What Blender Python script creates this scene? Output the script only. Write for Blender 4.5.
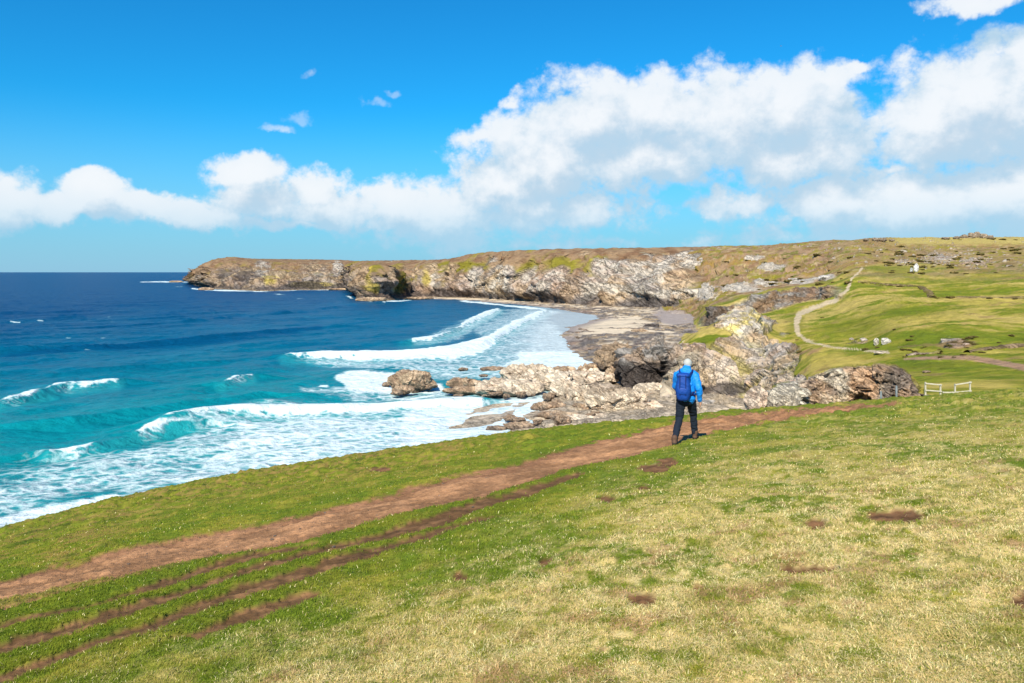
import bpy, bmesh, math, random
import numpy as np
from mathutils import Vector, Matrix
random.seed(7); RNG = np.random.default_rng(7)
for o in list(bpy.data.objects): bpy.data.objects.remove(o)
SC = bpy.context.scene; C = SC.collection
R = math.radians
# ------------------------------------------------------------------ camera, world, sun, exposure
H = 30.0; F = 800.0; HZ = 272.0
cam = bpy.data.cameras.new('camera'); camo = bpy.data.objects.new('camera', cam); C.objects.link(camo)
camo.location = (0, 0, H); camo.rotation_euler = (R(90), 0, 0)
cam.sensor_width = 36; cam.lens = F / 1024 * 36; cam.shift_y = -69.5 / 1024
cam.clip_start = .1; cam.clip_end = 200000
SC.camera = camo
SUN_AZ = R(180 + 18); SUN_EL = R(41)          # azimuth clockwise from +Y: behind the camera, to its left
sdir = Vector((math.sin(SUN_AZ) * math.cos(SUN_EL), math.cos(SUN_AZ) * math.cos(SUN_EL), math.sin(SUN_EL)))
sl = bpy.data.lights.new('sun', 'SUN'); sl.energy = 4.7; sl.angle = R(.5); sl.color = (1, .90, .73)
so = bpy.data.objects.new('sun', sl); C.objects.link(so); so.rotation_euler = sdir.to_track_quat('Z', 'Y').to_euler()
so.location = (0, 0, 200)
SC.view_settings.view_transform = 'Standard'; SC.view_settings.look = 'None'
SC.view_settings.exposure = 0.62; SC.view_settings.gamma = 1

class NT:
    """small helper for node trees"""
    def __init__(s, nt): s.nt = nt; s.nt.nodes.clear()
    def n(s, t, **k):
        x = s.nt.nodes.new(t)
        for a, b in k.items():
            setattr(x, a, b)
        return x
    def l(s, a, b): s.nt.links.new(a, b)
    def put(s, sock, v):
        if isinstance(v, bpy.types.NodeSocket): s.nt.links.new(v, sock)
        elif v is not None: sock.default_value = v
    def m(s, op, a, b=None, c=None, clamp=False):
        x = s.n('ShaderNodeMath', operation=op); x.use_clamp = clamp
        s.put(x.inputs[0], a); s.put(x.inputs[1], b); s.put(x.inputs[2], c)
        return x.outputs[0]
    def vm(s, op, a, b=None, sc=None):
        x = s.n('ShaderNodeVectorMath', operation=op)
        s.put(x.inputs[0], a); s.put(x.inputs[1], b)
        if sc is not None: s.put(x.inputs['Scale'], sc)
        return x.outputs['Value'] if op in ('LENGTH', 'DOT_PRODUCT', 'DISTANCE') else x.outputs[0]
    def mix(s, f, a, b, mode='MIX'):
        x = s.n('ShaderNodeMix', data_type='RGBA', blend_type=mode)
        s.put(x.inputs[0], f); s.put(x.inputs[6], a); s.put(x.inputs[7], b)
        return x.outputs[2]
    def sm(s, v, a, b, lo=0., hi=1.):
        x = s.n('ShaderNodeMapRange', interpolation_type='SMOOTHSTEP')
        s.put(x.inputs[0], v); s.put(x.inputs[1], a); s.put(x.inputs[2], b); s.put(x.inputs[3], lo); s.put(x.inputs[4], hi)
        return x.outputs[0]
    def noise(s, vec, scale, det=5, rough=.55, dist=0):
        x = s.n('ShaderNodeTexNoise'); s.put(x.inputs['Vector'], vec)
        x.inputs['Scale'].default_value = scale; x.inputs['Detail'].default_value = det
        x.inputs['Roughness'].default_value = rough; x.inputs['Distortion'].default_value = dist
        return x.outputs
    def xyz(s, x=0, y=0, z=0):
        c = s.n('ShaderNodeCombineXYZ'); s.put(c.inputs[0], x); s.put(c.inputs[1], y); s.put(c.inputs[2], z)
        return c.outputs[0]

def cloud_group():
    g = bpy.data.node_groups.new('cloud_density', 'ShaderNodeTree')
    g.interface.new_socket('P', in_out='INPUT', socket_type='NodeSocketVector')
    g.interface.new_socket('D', in_out='OUTPUT', socket_type='NodeSocketFloat')
    t = NT(g); gi = t.n('NodeGroupInput'); go = t.n('NodeGroupOutput')
    P = gi.outputs[0]
    w = t.noise(P, 14, 2, .5)[1]
    w = t.vm('SCALE', t.vm('SUBTRACT', w, (.5, .5, .5)), sc=.045)
    Q = t.vm('ADD', P, w)
    w2 = t.vm('SCALE', t.vm('SUBTRACT', t.noise(P, 45, 3, .6)[1], (.5, .5, .5)), sc=.02)
    Q = t.vm('ADD', Q, w2)
    # cumulus masses: direction (as x, y of the frame they were seen in), radii, strength
    blobs = [(545,158,62,52,1),(600,118,58,42,1),(660,112,70,38,1),(735,122,80,46,1),(790,114,60,42,1),(640,158,130,30,.9),(800,150,80,32,.9),
             (850,70,16,7,.75),(828,82,24,14,.8),(510,98,14,10,.6),(505,185,52,36,.95),(450,215,70,34,.8),(545,212,90,24,.8),(480,140,24,16,.55),(540,243,120,9,.42),(860,236,130,12,.5),
             (938,114,36,42,1),(985,105,70,48,1),(1030,70,46,36,1),(1090,110,90,60,1),(960,140,80,22,.9),
             (750,208,60,17,.7),(845,203,80,28,.9),(920,205,80,38,.95),(1010,190,80,36,.95),(890,168,30,14,.6),(1150,200,160,50,.9),
             (246,173,27,19,1),(258,198,42,18,.86),(318,187,29,20,1),(335,210,42,17,.86),(392,208,34,21,.95),(440,222,50,17,.75),
             (98,194,28,15,1),(150,204,46,14,.92),(70,210,66,13,.85),(190,214,50,12,.8),(5,208,44,15,.9),(310,222,120,8,.5),(-120,200,110,26,.8),
             (392,88,12,5,.62),(376,97,15,5,.56),(300,118,13,5,.48),(280,129,15,5,.46),(312,77,8,4,.5),(985,2,50,10,.66)]
    out = None
    for (x, y, rx, ry, s) in blobs:
        az = math.atan((x - 512) / F); el = math.atan((HZ - y) / F * math.cos(az))
        sx = F / rx; sy = F / ry
        v = t.vm('MULTIPLY', t.vm('SUBTRACT', Q, (az, el, 0)), (sx * .92, sy, 0))
        d = t.m('SUBTRACT', s * 1.0, t.m('MULTIPLY', t.vm('LENGTH', v), .72 * s if s > .7 else .8 * s))
        out = d if out is None else t.m('SMOOTH_MAX', out, d, .12)
    n1 = t.noise(P, 22, 8, .6)[0]
    pw = t.vm('ADD', P, t.vm('SCALE', t.vm('SUBTRACT', t.noise(P, 60, 2, .5)[1], (.5, .5, .5)), sc=.012))
    vo = t.n('ShaderNodeTexVoronoi'); t.l(t.vm('MULTIPLY', pw, (1, 1.25, 1)), vo.inputs['Vector']); vo.inputs['Scale'].default_value = 26
    vo.inputs['Detail'].default_value = 3; vo.inputs['Roughness'].default_value = .55; vo.inputs['Lacunarity'].default_value = 2.3; vo.normalize = True
    puff = t.m('SUBTRACT', .42, vo.outputs['Distance'])
    n2 = t.noise(P, 7, 3, .5)[0]
    n = t.m('ADD', t.m('ADD', t.m('MULTIPLY', puff, .9), t.m('MULTIPLY', t.m('SUBTRACT', n1, .5), .95)), t.m('MULTIPLY', t.m('SUBTRACT', n2, .5), .25))
    t.l(t.m('ADD', out, n), go.inputs[0])
    return g

wd = bpy.data.worlds.new('World'); SC.world = wd; wd.use_nodes = True
def build_world():
    t = NT(wd.node_tree)
    out = t.n('ShaderNodeOutputWorld'); bg = t.n('ShaderNodeBackground'); t.l(bg.outputs[0], out.inputs[0])
    sky = t.n('ShaderNodeTexSky', sky_type='NISHITA'); sky.sun_disc = False
    sky.sun_elevation = SUN_EL; sky.sun_rotation = SUN_AZ; sky.altitude = 30; sky.air_density = 1.0; sky.dust_density = .3; sky.ozone_density = 3.5
    hs = t.n('ShaderNodeHueSaturation'); hs.inputs['Saturation'].default_value = 1.15; hs.inputs['Hue'].default_value = .5
    hs.inputs['Value'].default_value = 1.0; t.l(sky.outputs[0], hs.inputs['Color'])
    gen = t.n('ShaderNodeTexCoord').outputs['Generated']
    sp = t.n('ShaderNodeSeparateXYZ'); t.l(gen, sp.inputs[0]); x, y, z = sp.outputs
    az = t.m('ARCTAN2', x, y); el = t.m('ARCSINE', z)
    P = t.xyz(az, el, 0)
    g = cloud_group()
    def D(vec):
        n = t.n('ShaderNodeGroup'); n.node_tree = g; t.l(vec, n.inputs[0]); return n.outputs[0]
    d0 = D(P); d1 = D(t.vm('ADD', P, (-.014, .034, 0)))
    a = t.sm(d0, .15, .52)
    up = t.sm(el, -.01, .02)
    a = t.m('MULTIPLY', a, up)
    wisp = t.m('MULTIPLY', t.sm(el, .155, .18), t.sm(az, -.10, -.07, 1, 0))
    a = t.m('MULTIPLY', a, t.m('SUBTRACT', 1, t.m('MULTIPLY', wisp, .70)))
    a = t.m('MULTIPLY', a, t.sm(el, .0, .10, .62, 1))
    thick = t.sm(d0, .2, 1.15)
    lit = t.sm(t.m('ADD', t.m('SUBTRACT', d0, d1), t.m('MULTIPLY', t.m('SUBTRACT', t.noise(P, 9, 3, .5)[0], .5), .5)), -.34, .56)
    body = t.mix(thick, (4.4, 6.0, 7.4, 1), (6.6, 7.3, 8.0, 1))
    ccol = t.mix(lit, t.mix(thick, (4.0, 5.9, 7.4, 1), (4.4, 5.7, 6.9, 1)), (8.6, 8.75, 8.9, 1))
    ccol = t.mix(.22, ccol, body)
    # distant cloud sinks into the pale air at the horizon
    far = t.sm(el, .0, .11)
    ccol = t.mix(far, t.mix(.6, ccol, (3.6, 5.7, 7.4, 1)), ccol)
    hz = t.sm(el, -.02, .21, 1, 0)
    clear = t.vm('MULTIPLY', hs.outputs[0], (.12, 1.03, 1.36))
    base = t.mix(t.m('MULTIPLY', hz, .85), clear, (2.9, 4.8, 6.8, 1))
    col = t.mix(t.m('MULTIPLY', a, .97), base, ccol)
    t.l(col, bg.inputs[0]); bg.inputs[1].default_value = .074
build_world()
wd.cycles.sampling_method = 'NONE'

# ------------------------------------------------------------------ numpy noise
_perm = np.random.default_rng(3).permutation(512).astype(np.int64)
_perm = np.concatenate([_perm, _perm, _perm[:2]])
_g = np.random.default_rng(4).normal(size=(512, 3)); _g /= np.linalg.norm(_g, axis=1)[:, None]
def pn(p, seed=0):
    p = np.asarray(p, float) + seed * 17.37
    i = np.floor(p).astype(np.int64); f = p - i
    w = f * f * f * (f * (f * 6 - 15) + 10)
    i &= 511
    r = 0
    for dx in (0, 1):
        wx = w[..., 0] if dx else 1 - w[..., 0]
        for dy in (0, 1):
            wy = w[..., 1] if dy else 1 - w[..., 1]
            for dz in (0, 1):
                wz = w[..., 2] if dz else 1 - w[..., 2]
                h = _perm[(_perm[(_perm[(i[..., 0] + dx) & 511] + i[..., 1] + dy) & 511] + i[..., 2] + dz) & 511]
                g = _g[h]
                r = r + wx * wy * wz * (g[..., 0] * (f[..., 0] - dx) + g[..., 1] * (f[..., 1] - dy) + g[..., 2] * (f[..., 2] - dz))
    return r * 1.6
def fbm(p, o=4, seed=0, gain=.5):
    s = 0; a = 1; p = np.asarray(p, float)
    for k in range(o):
        s = s + a * pn(p * 2.03 ** k, seed + k); a *= gain
    return s
def ridged(p, o=4, seed=0, gain=.5):
    s = 0; a = 1; p = np.asarray(p, float)
    for k in range(o):
        s = s + a * (1 - 2.2 * np.abs(pn(p * 2.07 ** k, seed + k))); a *= gain
    return s
def worley(p, seed=0):
    p = np.asarray(p, float); i = np.floor(p).astype(np.int64)
    f1 = np.full(p.shape[:-1], 9.); f2 = f1.copy(); idn = np.zeros(p.shape[:-1])
    for dx in (-1, 0, 1):
        for dy in (-1, 0, 1):
            for dz in (-1, 0, 1):
                c = i + (dx, dy, dz)
                h = _perm[(_perm[(_perm[(c[..., 0] + seed) & 511] + c[..., 1]) & 511] + c[..., 2]) & 511]
                q = c + .5 + _g[h] * .45
                d = np.linalg.norm(p - q, axis=-1)
                m = d < f1
                f2 = np.where(m, f1, np.minimum(f2, d)); idn = np.where(m, h / 512., idn); f1 = np.where(m, d, f1)
    return f1, f2, idn
def ss(x, a, b):
    t = np.clip((x - a) / (b - a), 0, 1); return t * t * (3 - 2 * t)
def lerp(a, b, t): return a + (b - a) * t
def cl(a, b, t):
    t = np.asarray(t)[..., None]; return np.asarray(a) * (1 - t) + np.asarray(b) * t
def pchip(xk, yk, x):
    """monotone cubic; yk (K, ...) along axis 0, x 1-D -> (len(x), ...)"""
    xk = np.asarray(xk, float); yk = np.asarray(yk, float); K = len(xk)
    h = np.diff(xk); sh = (K - 1,) + (1,) * (yk.ndim - 1)
    dl = np.diff(yk, axis=0) / h.reshape(sh)
    m = np.zeros_like(yk)
    if K > 2:
        a, b = dl[:-1], dl[1:]
        s = (a * b) > 0
        m[1:-1] = np.where(s, 2 * a * b / np.where(s, a + b, 1), 0)
    m[0] = dl[0]; m[-1] = dl[-1]
    j = np.clip(np.searchsorted(xk, x, side='right') - 1, 0, K - 2)
    t = ((np.asarray(x) - xk[j]) / h[j]); ts = (len(x),) + (1,) * (yk.ndim - 1); t = t.reshape(ts); hh = h[j].reshape(ts)
    return ((2 * t**3 - 3 * t**2 + 1) * yk[j] + (t**3 - 2 * t**2 + t) * hh * m[j] + (-2 * t**3 + 3 * t**2) * yk[j + 1] + (t**3 - t**2) * hh * m[j + 1])
def pdist(px, py, line, sy=1.0):
    """distance to a polyline, and interpolated third value"""
    best = np.full(px.shape, 1e9); val = np.zeros(px.shape)
    L = [tuple(q) + ((1,) if len(q) == 2 else ()) for q in line]
    for (x0, y0, w0), (x1, y1, w1) in zip(L[:-1], L[1:]):
        y0, y1 = y0 * sy, y1 * sy
        dx, dy = x1 - x0, y1 - y0; t = np.clip(((px - x0) * dx + (py * sy - y0) * dy) / (dx * dx + dy * dy + 1e-9), 0, 1)
        d = np.hypot(px - x0 - t * dx, py * sy - y0 - t * dy)
        m = d < best; best = np.where(m, d, best); val = np.where(m, w0 + (w1 - w0) * t, val)
    return best, val
def ell(px, py, x, y, rx, ry): return 1 - np.hypot((px - x) / rx, (py - y) / ry)
def inpoly(px, py, poly):
    r = np.zeros(px.shape, bool); n = len(poly)
    for i in range(n):
        x0, y0 = poly[i]; x1, y1 = poly[(i + 1) % n]
        c = ((y0 > py) != (y1 > py)) & (px < (x1 - x0) * (py - y0) / (y1 - y0 + 1e-12) + x0)
        r ^= c
    return r

# ------------------------------------------------------------------ object helpers
def tag(o, label=None, cat=None, group=None, kind=None):
    for k, v in (('label', label), ('category', cat), ('group', group), ('kind', kind)):
        if v: o[k] = v
    return o
def link(name, me, mat=None, parent=None, smooth=True):
    o = bpy.data.objects.new(name, me); C.objects.link(o)
    if mat: me.materials.append(mat)
    me.polygons.foreach_set('use_smooth', np.full(len(me.polygons), smooth)); 
    if parent: o.parent = parent
    return o
def setcol(me, col, name='col'):
    a = me.color_attributes.new(name, 'FLOAT_COLOR', 'POINT')
    c = np.ones((len(me.vertices), 4), np.float32); c[:, :3] = np.asarray(col).reshape(-1, 3)
    a.data.foreach_set('color', c.ravel())
def setf(me, name, v):
    a = me.attributes.new(name, 'FLOAT', 'POINT'); a.data.foreach_set('value', np.asarray(v, np.float32).ravel())
def raw_mesh(name, V, Fc):
    me = bpy.data.meshes.new(name); n = Fc.shape[1]
    me.vertices.add(len(V)); me.vertices.foreach_set('co', np.asarray(V, np.float32).ravel())
    me.loops.add(Fc.size); me.loops.foreach_set('vertex_index', Fc.astype(np.int32).ravel())
    me.polygons.add(len(Fc)); me.polygons.foreach_set('loop_start', np.arange(0, Fc.size, n, dtype=np.int32))
    me.polygons.foreach_set('loop_total', np.full(len(Fc), n, dtype=np.int32))
    me.update(calc_edges=True); me.validate(); return me
def grid_mesh(name, P, mat, col=None, **attrs):
    nr, nc = P.shape[:2]
    i = np.arange((nr - 1) * nc).reshape(nr - 1, nc)[:, :-1].ravel()
    Fc = np.stack([i, i + 1, i + nc + 1, i + nc], 1)
    me = raw_mesh(name, P.reshape(-1, 3), Fc)
    if col is not None: setcol(me, col)
    for k, v in attrs.items(): setf(me, k, v)
    return link(name, me, mat)
def gnormal(P):
    a = np.gradient(P, axis=1); b = np.gradient(P, axis=0)
    n = np.cross(a, b); n /= np.linalg.norm(n, axis=-1, keepdims=True) + 1e-9
    return np.where(n[..., 2:3] < 0, -n, n)
def proj(P):
    y = np.maximum(P[..., 1], .05)
    return 512 + F * P[..., 0] / y, HZ + F * (H - P[..., 2]) / y
def unp(px, py, d): return np.stack(np.broadcast_arrays((np.asarray(px) - 512) / F * d, d * 1.0, H - (np.asarray(py) - HZ) / F * d), -1)
def sea_d(py): return H * F / (py - HZ)
def loft(table, cols, rows):
    """table {px: [(py, d) | ('z', z, d)]} -> grid of points"""
    ks = sorted(table)
    D = np.array([[q[-1] for q in table[k]] for k in ks], float)
    Z = np.array([[q[1] if q[0] == 'z' else H - (q[0] - HZ) / F * q[1] for q in table[k]] for k in ks], float)
    D = pchip(ks, D, cols); Z = pchip(ks, Z, cols)
    K = D.shape[1]; tt = np.concatenate([np.linspace(i, i + 1, rows[i], endpoint=False) for i in range(K - 1)] + [[K - 1]])
    Dr = pchip(np.arange(K), D.T, tt); Zr = pchip(np.arange(K), Z.T, tt)
    u = (np.asarray(cols) - 512) / F
    return np.stack([u[None] * Dr, Dr, Zr], -1)
def surf_at(P, px, py, near=True):
    """first point of grid P seen at image point (px, py)"""
    pxs, pys = proj(P[:, :]); j = int(np.argmin(np.abs(pxs[len(pxs) // 2] - px)))
    c = pys[:, j]; best = None
    for r in range(len(c) - 1):
        if (c[r] - py) * (c[r + 1] - py) <= 0 and c[r] != c[r + 1]:
            t = (c[r] - py) / (c[r] - c[r + 1]); return P[r, j] * (1 - t) + P[r + 1, j] * t
    r = int(np.argmin(np.abs(c - py))); return P[r, j].copy()

# ------------------------------------------------------------------ materials
def mat_base(name):
    m = bpy.data.materials.new(name); m.use_nodes = True; t = NT(m.node_tree)
    o = t.n('ShaderNodeOutputMaterial'); b = t.n('ShaderNodeBsdfPrincipled'); t.l(b.outputs[0], o.inputs[0])
    return m, t, b
def attr(t, n): return t.n('ShaderNodeAttribute', attribute_name=n).outputs
def land_mat(name, sc_fine, bump_rock, bump_soil, dist=1.0, crack=None, rough=.95):
    """colour attribute 'col' x fine mottling; 'rock' steers cracks and relief"""
    m, t, b = mat_base(name)
    c = attr(t, 'col')[0]; rk = attr(t, 'rock')[2]
    P = t.n('ShaderNodeTexCoord').outputs['Object']
    n1 = t.noise(P, sc_fine, 6, .65)[0]; n2 = t.noise(P, sc_fine * .23, 4, .6)[0]
    f = t.m('ADD', t.m('MULTIPLY', t.m('SUBTRACT', n1, .5), 1.15), t.m('MULTIPLY', t.m('SUBTRACT', n2, .5), .8))
    g = t.m('ADD', 1, t.m('MULTIPLY', f, .9))
    col = t.vm('SCALE', c, sc=g)
    k = crack or sc_fine * .4
    dip = t.xyz(t.vm('DOT_PRODUCT', P, (.66, .15, .72)), t.vm('DOT_PRODUCT', P, (.16, .25, -.12)), t.vm('DOT_PRODUCT', P, (.25, .12, -.22)))
    s1 = t.noise(dip, k * 1.6, 6, .62, .6)[0]; s2 = t.noise(P, k * 1.1, 4, .6, .4)[0]
    l1 = t.sm(t.m('ABSOLUTE', t.m('SUBTRACT', s1, .5)), 0, .035); l2 = t.sm(t.m('ABSOLUTE', t.m('SUBTRACT', s2, .47)), 0, .022)
    cr = t.m('MULTIPLY', t.m('ADD', .35, t.m('MULTIPLY', l1, .65)), t.m('ADD', .4, t.m('MULTIPLY', l2, .6)))
    tone = t.m('ADD', .84, t.m('MULTIPLY', s1, .32))
    crk = t.m('MULTIPLY', t.m('SUBTRACT', 1, t.m('MULTIPLY', t.m('SUBTRACT', 1, cr), t.m('MULTIPLY', rk, .38))), t.m('ADD', 1, t.m('MULTIPLY', rk, t.m('SUBTRACT', tone, 1))))
    col = t.vm('SCALE', col, sc=crk)
    t.l(col, b.inputs['Base Color']); b.inputs['Roughness'].default_value = rough
    b.inputs['Specular IOR Level'].default_value = .05
    h = t.m('ADD', t.m('MULTIPLY', n1, t.m('ADD', bump_soil, t.m('MULTIPLY', rk, bump_rock))), t.m('MULTIPLY', t.m('MULTIPLY', cr, rk), bump_rock * .8))
    bp = t.n('ShaderNodeBump'); bp.inputs['Strength'].default_value = 1; bp.inputs['Distance'].default_value = dist
    t.l(h, bp.inputs['Height']); t.l(bp.outputs[0], b.inputs['Normal'])
    return m
def simple_mat(name, col, rough=.7, nscale=20, namp=.25, bump=.0, spec=.3):
    m, t, b = mat_base(name)
    P = t.n('ShaderNodeTexCoord').outputs['Object']
    n = t.noise(P, nscale, 5, .6)[0]
    g = t.m('ADD', 1 - namp, t.m('MULTIPLY', n, 2 * namp))
    t.l(t.vm('SCALE', tuple(col[:3]), sc=g), b.inputs['Base Color']); b.inputs['Roughness'].default_value = rough
    b.inputs['Specular IOR Level'].default_value = spec
    if bump:
        bp = t.n('ShaderNodeBump'); bp.inputs['Distance'].default_value = bump; t.l(n, bp.inputs['Height']); t.l(bp.outputs[0], b.inputs['Normal'])
    return m
M_far = land_mat('far_cliff_ground', .25, 2.2, .5, 1.0, .10)
M_mid = land_mat('hill_ground', .9, 1.0, .55, 1.0, .22)
M_near = land_mat('meadow_ground', 9, .03, .03, 1.0, 3)
M_beach = land_mat('beach_ground', 1.2, .5, .05, 1.0, .5)
M_rock = land_mat('coast_rock', 1.0, .30, .1, 1.0, .45)
M_crag = land_mat('crag_rock', 2.6, .16, .05, 1.0, 1.1)

# palette (real base colours)
GREEN = np.array((.140, .168, .016)); LUSH = np.array((.100, .142, .014)); TAN = np.array((.55, .43, .19)); OLIVE = np.array((.275, .242, .036))
HEATH = np.array((.245, .165, .10)); BROWN = np.array((.17, .10, .06)); DIRT = np.array((.38, .20, .100)); MUD = np.array((.125, .066, .034))
RGREY = np.array((.40, .37, .34)); RPALE = np.array((.52, .47, .40)); RTAN = np.array((.48, .36, .23)); RPINK = np.array((.40, .27, .20)); RDARK = np.array((.055, .047, .045))
LICH = np.array((.46, .36, .07)); SAND = np.array((.46, .39, .30)); SANDP = np.array((.60, .50, .37)); SANDW = np.array((.25, .215, .20))

# ------------------------------------------------------------------ near meadow
PXK = [-1400, -500, 0, 512, 685, 1024, 1300, 2400]
S_K = [.465, .307, .2196, .130, .100, .070, .05, -.02]
EK = [(-1400, 935), (-500, 662), (0, 530), (100, 503), (200, 481), (300, 464), (400, 449), (500, 435), (560, 428), (640, 421), (700, 415), (760, 410), (800, 407), (870, 402), (920, 398), (970, 394), (1024, 390), (1300, 378), (2400, 340)]
_x = np.arange(-1400, 2401, 4.)
_s = np.interp(_x, PXK, S_K); _e = np.interp(_x, [a for a, b in EK], [(b - HZ) / F for a, b in EK])
_k = np.exp(-np.linspace(-2.2, 2.2, 41) ** 2); _k /= _k.sum()
def _sm(a): return np.convolve(np.pad(a, 20, mode='reflect', reflect_type='odd'), _k, 'valid')
_s = _sm(_s); _e = np.convolve(np.pad(_e, 5, mode='reflect', reflect_type='odd'), _k[::4] / _k[::4].sum(), 'valid')
_c = (np.maximum(_e - _s, .02) / 2) ** 2 / 1.6
def near_base(px, d):
    s = np.interp(px, _x, _s); c = np.interp(px, _x, _c); de = np.sqrt(1.6 / c)
    z = -1.6 - s * d - c * d * d
    e = np.maximum(d - de * 1.08, 0)
    return H + z - .012 * e ** 2 * (px < 2500)
MAIN = [(-1400, 900, 30), (-60, 612, 17), (0, 593, 16), (100, 567, 15), (200, 546, 14), (300, 526, 13.5), (400, 502, 12.5), (480, 484, 12), (560, 462, 11), (620, 446, 11), (680, 432, 10), (740, 420.5, 6.5), (800, 413, 4), (850, 409, 3), (895, 405, 1.6), (930, 401, -6), (1100, 380, -20)]
RUTA = [(-80, 650, 3), (0, 626, 3.5), (83, 608, 3), (133, 591, 3.2), (200, 568, 3), (266, 551, 2.5), (315, 541, 1), (340, 536, -6)]
RUTB = [(-80, 680, 4), (0, 649, 4), (66, 629, 4.5), (133, 608, 4.5), (200, 586, 4), (246, 571, 3.2), (299, 558, 4), (340, 545, 3.5), (395, 530, 3), (444, 517, 3.2), (488, 500, 2.6), (532, 489, 2), (577, 476, 1), (600, 470, -6)]
RUTC = [(-80, 705, 5), (0, 679, 4.5), (50, 661, 5), (100, 643, 4.5), (143, 631, 5), (199, 608, 4.5), (232, 595, 4.2), (282, 581, 4.5), (332, 563, 4.8), (373, 552, 4.5), (414, 537, 3), (451, 524, 2.5), (503, 511, .6), (530, 505, -6)]
RUTD = [(150, 645, -6), (175, 639, 1), (199, 634, 4), (232, 619, 5.5), (266, 608, 5), (289, 599, 4.5), (315, 593, 2.5), (330, 590, -6)]
def band(px, py, L):
    xs = [a[0] for a in L]; return np.interp(px, xs, [a[2] for a in L]) - np.abs(py - np.interp(px, xs, [a[1] for a in L]))
PATCH = [(643, 600, 17, 8), (898, 517, 26, 6), (806, 569, 26, 4), (655, 467, 15, 3.5), (668, 461, 9, 4), (606, 500, 8, 2.5), (815, 525, 10, 4), (700, 590, 6, 3), (545, 560, 6, 5), (460, 575, 9, 4), (645, 487, 6, 2.4), (380, 470, 10, 2.5), (1040, 600, 30, 10)]
def near_masks(P):
    px, py = proj(P); n = fbm(P * 1.1, 4, 5); nf = fbm(P * 4.5, 3, 9)
    w = 1 + 0 * px
    nh = fbm(P * 13, 2, 19); m = ss(band(px, py, MAIN) - .2 + 2.2 * n + 1.3 * nf + 1.0 * nh, -.8, 1.0)
    # a thin grassy ridge along the left part of the main path
    gr = ss(2.6 - np.abs(py - np.interp(px, [-80, 0, 120, 260, 330], [627, 604, 573, 548, 520])) + 2.2 * nf + 2 * n, -.5, 1.5) * ss(px, 250, 170)
    m = m * (1 - .75 * gr)
    r = np.maximum.reduce([ss(band(px, py, L) + 1.3 + 1.7 * n + 1.2 * nf + 1.0 * nh, -.5, .8) for L in (RUTA, RUTB, RUTC, RUTD)])
    pt = np.maximum.reduce([ss(ell(px, py, *q) + .18 + .35 * nf + .2 * n + .2 * nh, .0, .2) for q in PATCH])
    return px, py, m, r, pt, n, nf
def near_detail(P, masks=None):
    px, py, m, r, pt, n, nf = masks or near_masks(P)
    z = P[..., 2] + .07 * fbm(P * .45, 3, 21) * ss(P[..., 1], 2, 10) + .022 * n + .012 * nf + .02*fbm(P*9,2,77)
    z = z + .15 * fbm(P * np.array((1.6, 1.6, .3)), 3, 33) * ss(P[..., 1], 14, 26) 
    z = z - .045 * m - .04 * r - .03 * pt
    return z
def near_color(P, masks=None):
    px, py, m, r, pt, n, nf = masks or near_masks(P)
    line = np.interp(px, [-1400, -60, 0, 150, 300, 500, 700, 850, 1024, 2400], [2000, 760, 720, 668, 610, 540, 452, 420, 402, 300])
    dry = ss(py - line + 30 * n, -45, 120)
    v = fbm(P * 3.6 + 5, 4, 41, .6); v2 = fbm(P * .7 + 9, 3, 44); v3 = fbm(P * 11, 2, 52)
    # short turf
    g = cl(LUSH * 1.15, GREEN * 1.1, ss(v + v2, -.7, .3))
    g = cl(g, OLIVE, ss(v2 + .5 * v + dry * .9, -.1, .9) * .85)
    c = cl(g, TAN, np.clip(dry * ss(v + .5 * v2 + .5 * v3 + .32 * dry, -.40, .45), 0, 1) * .92)
    c = cl(c, np.array((.62, .50, .26)), dry * ss(fbm(P * 5.5, 3, 73) + .5 * v3, .15, .6) * .6); c = cl(c, GREEN, ss(fbm(P * 4.2, 3, 74) + .4 * v3, .25, .65) * .6 * dry); c = cl(c, np.array((.33, .19, .10)), dry * ss(fbm(P * 2.4, 3, 61) + .4 * v3, .25, .7) * .65); c = cl(c, np.array((.07, .12, .02)), ss(fbm(P * 3.1 + 4, 3, 67) + .3 * v3, .45, .8) * .35)
    # the seaward rim: coarser, olive with brown tufts
    rim = ss(P[..., 1], 14, 24) * ss(px, 560, 430) + ss(px, 200, 40) * ss(py, 575, 550)
    rim = np.clip(rim, 0, 1)
    c = cl(c, cl(GREEN * 1.05, OLIVE, ss(v, -.4, .5)), rim * .8)
    c = cl(c, np.array((.26, .17, .06)), rim * ss(v2 * .9 + v, -.1, .6) * .75); c = cl(c, np.array((.05, .085, .012)), rim * ss(fbm(P * 1.3 + 8, 3, 69), .3, .7) * .7)
    # lush strips between the ruts
    lush = ss(np.minimum(py - np.interp(px, [0, 300, 600, 690], [600, 532, 455, 440]), np.interp(px, [0, 300, 600, 690], [690, 600, 475, 450]) - py), -3, 6) * ss(px, 700, 560)
    c = cl(c, cl(LUSH, GREEN * .95, ss(v, -.3, .6)), np.clip(lush, 0, 1) * .75)
    dirt = cl(DIRT * .72, DIRT * 1.4, ss(n + nf * .6 + v2 * .5, -.7, .8))
    dirt = cl(dirt, np.array((.22, .105, .06)), ss(band(px, py, MAIN), 7, 0) * .6)
    c = cl(c, dirt, m)
    c = cl(c, cl(MUD, DIRT * .62, ss(v + nf, -.3, 1.3)), r * .96)
    c = cl(c, cl(MUD, DIRT * .55, ss(nf, -.6, .6)), pt)
    return np.clip(c, .004, .9), dry
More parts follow.
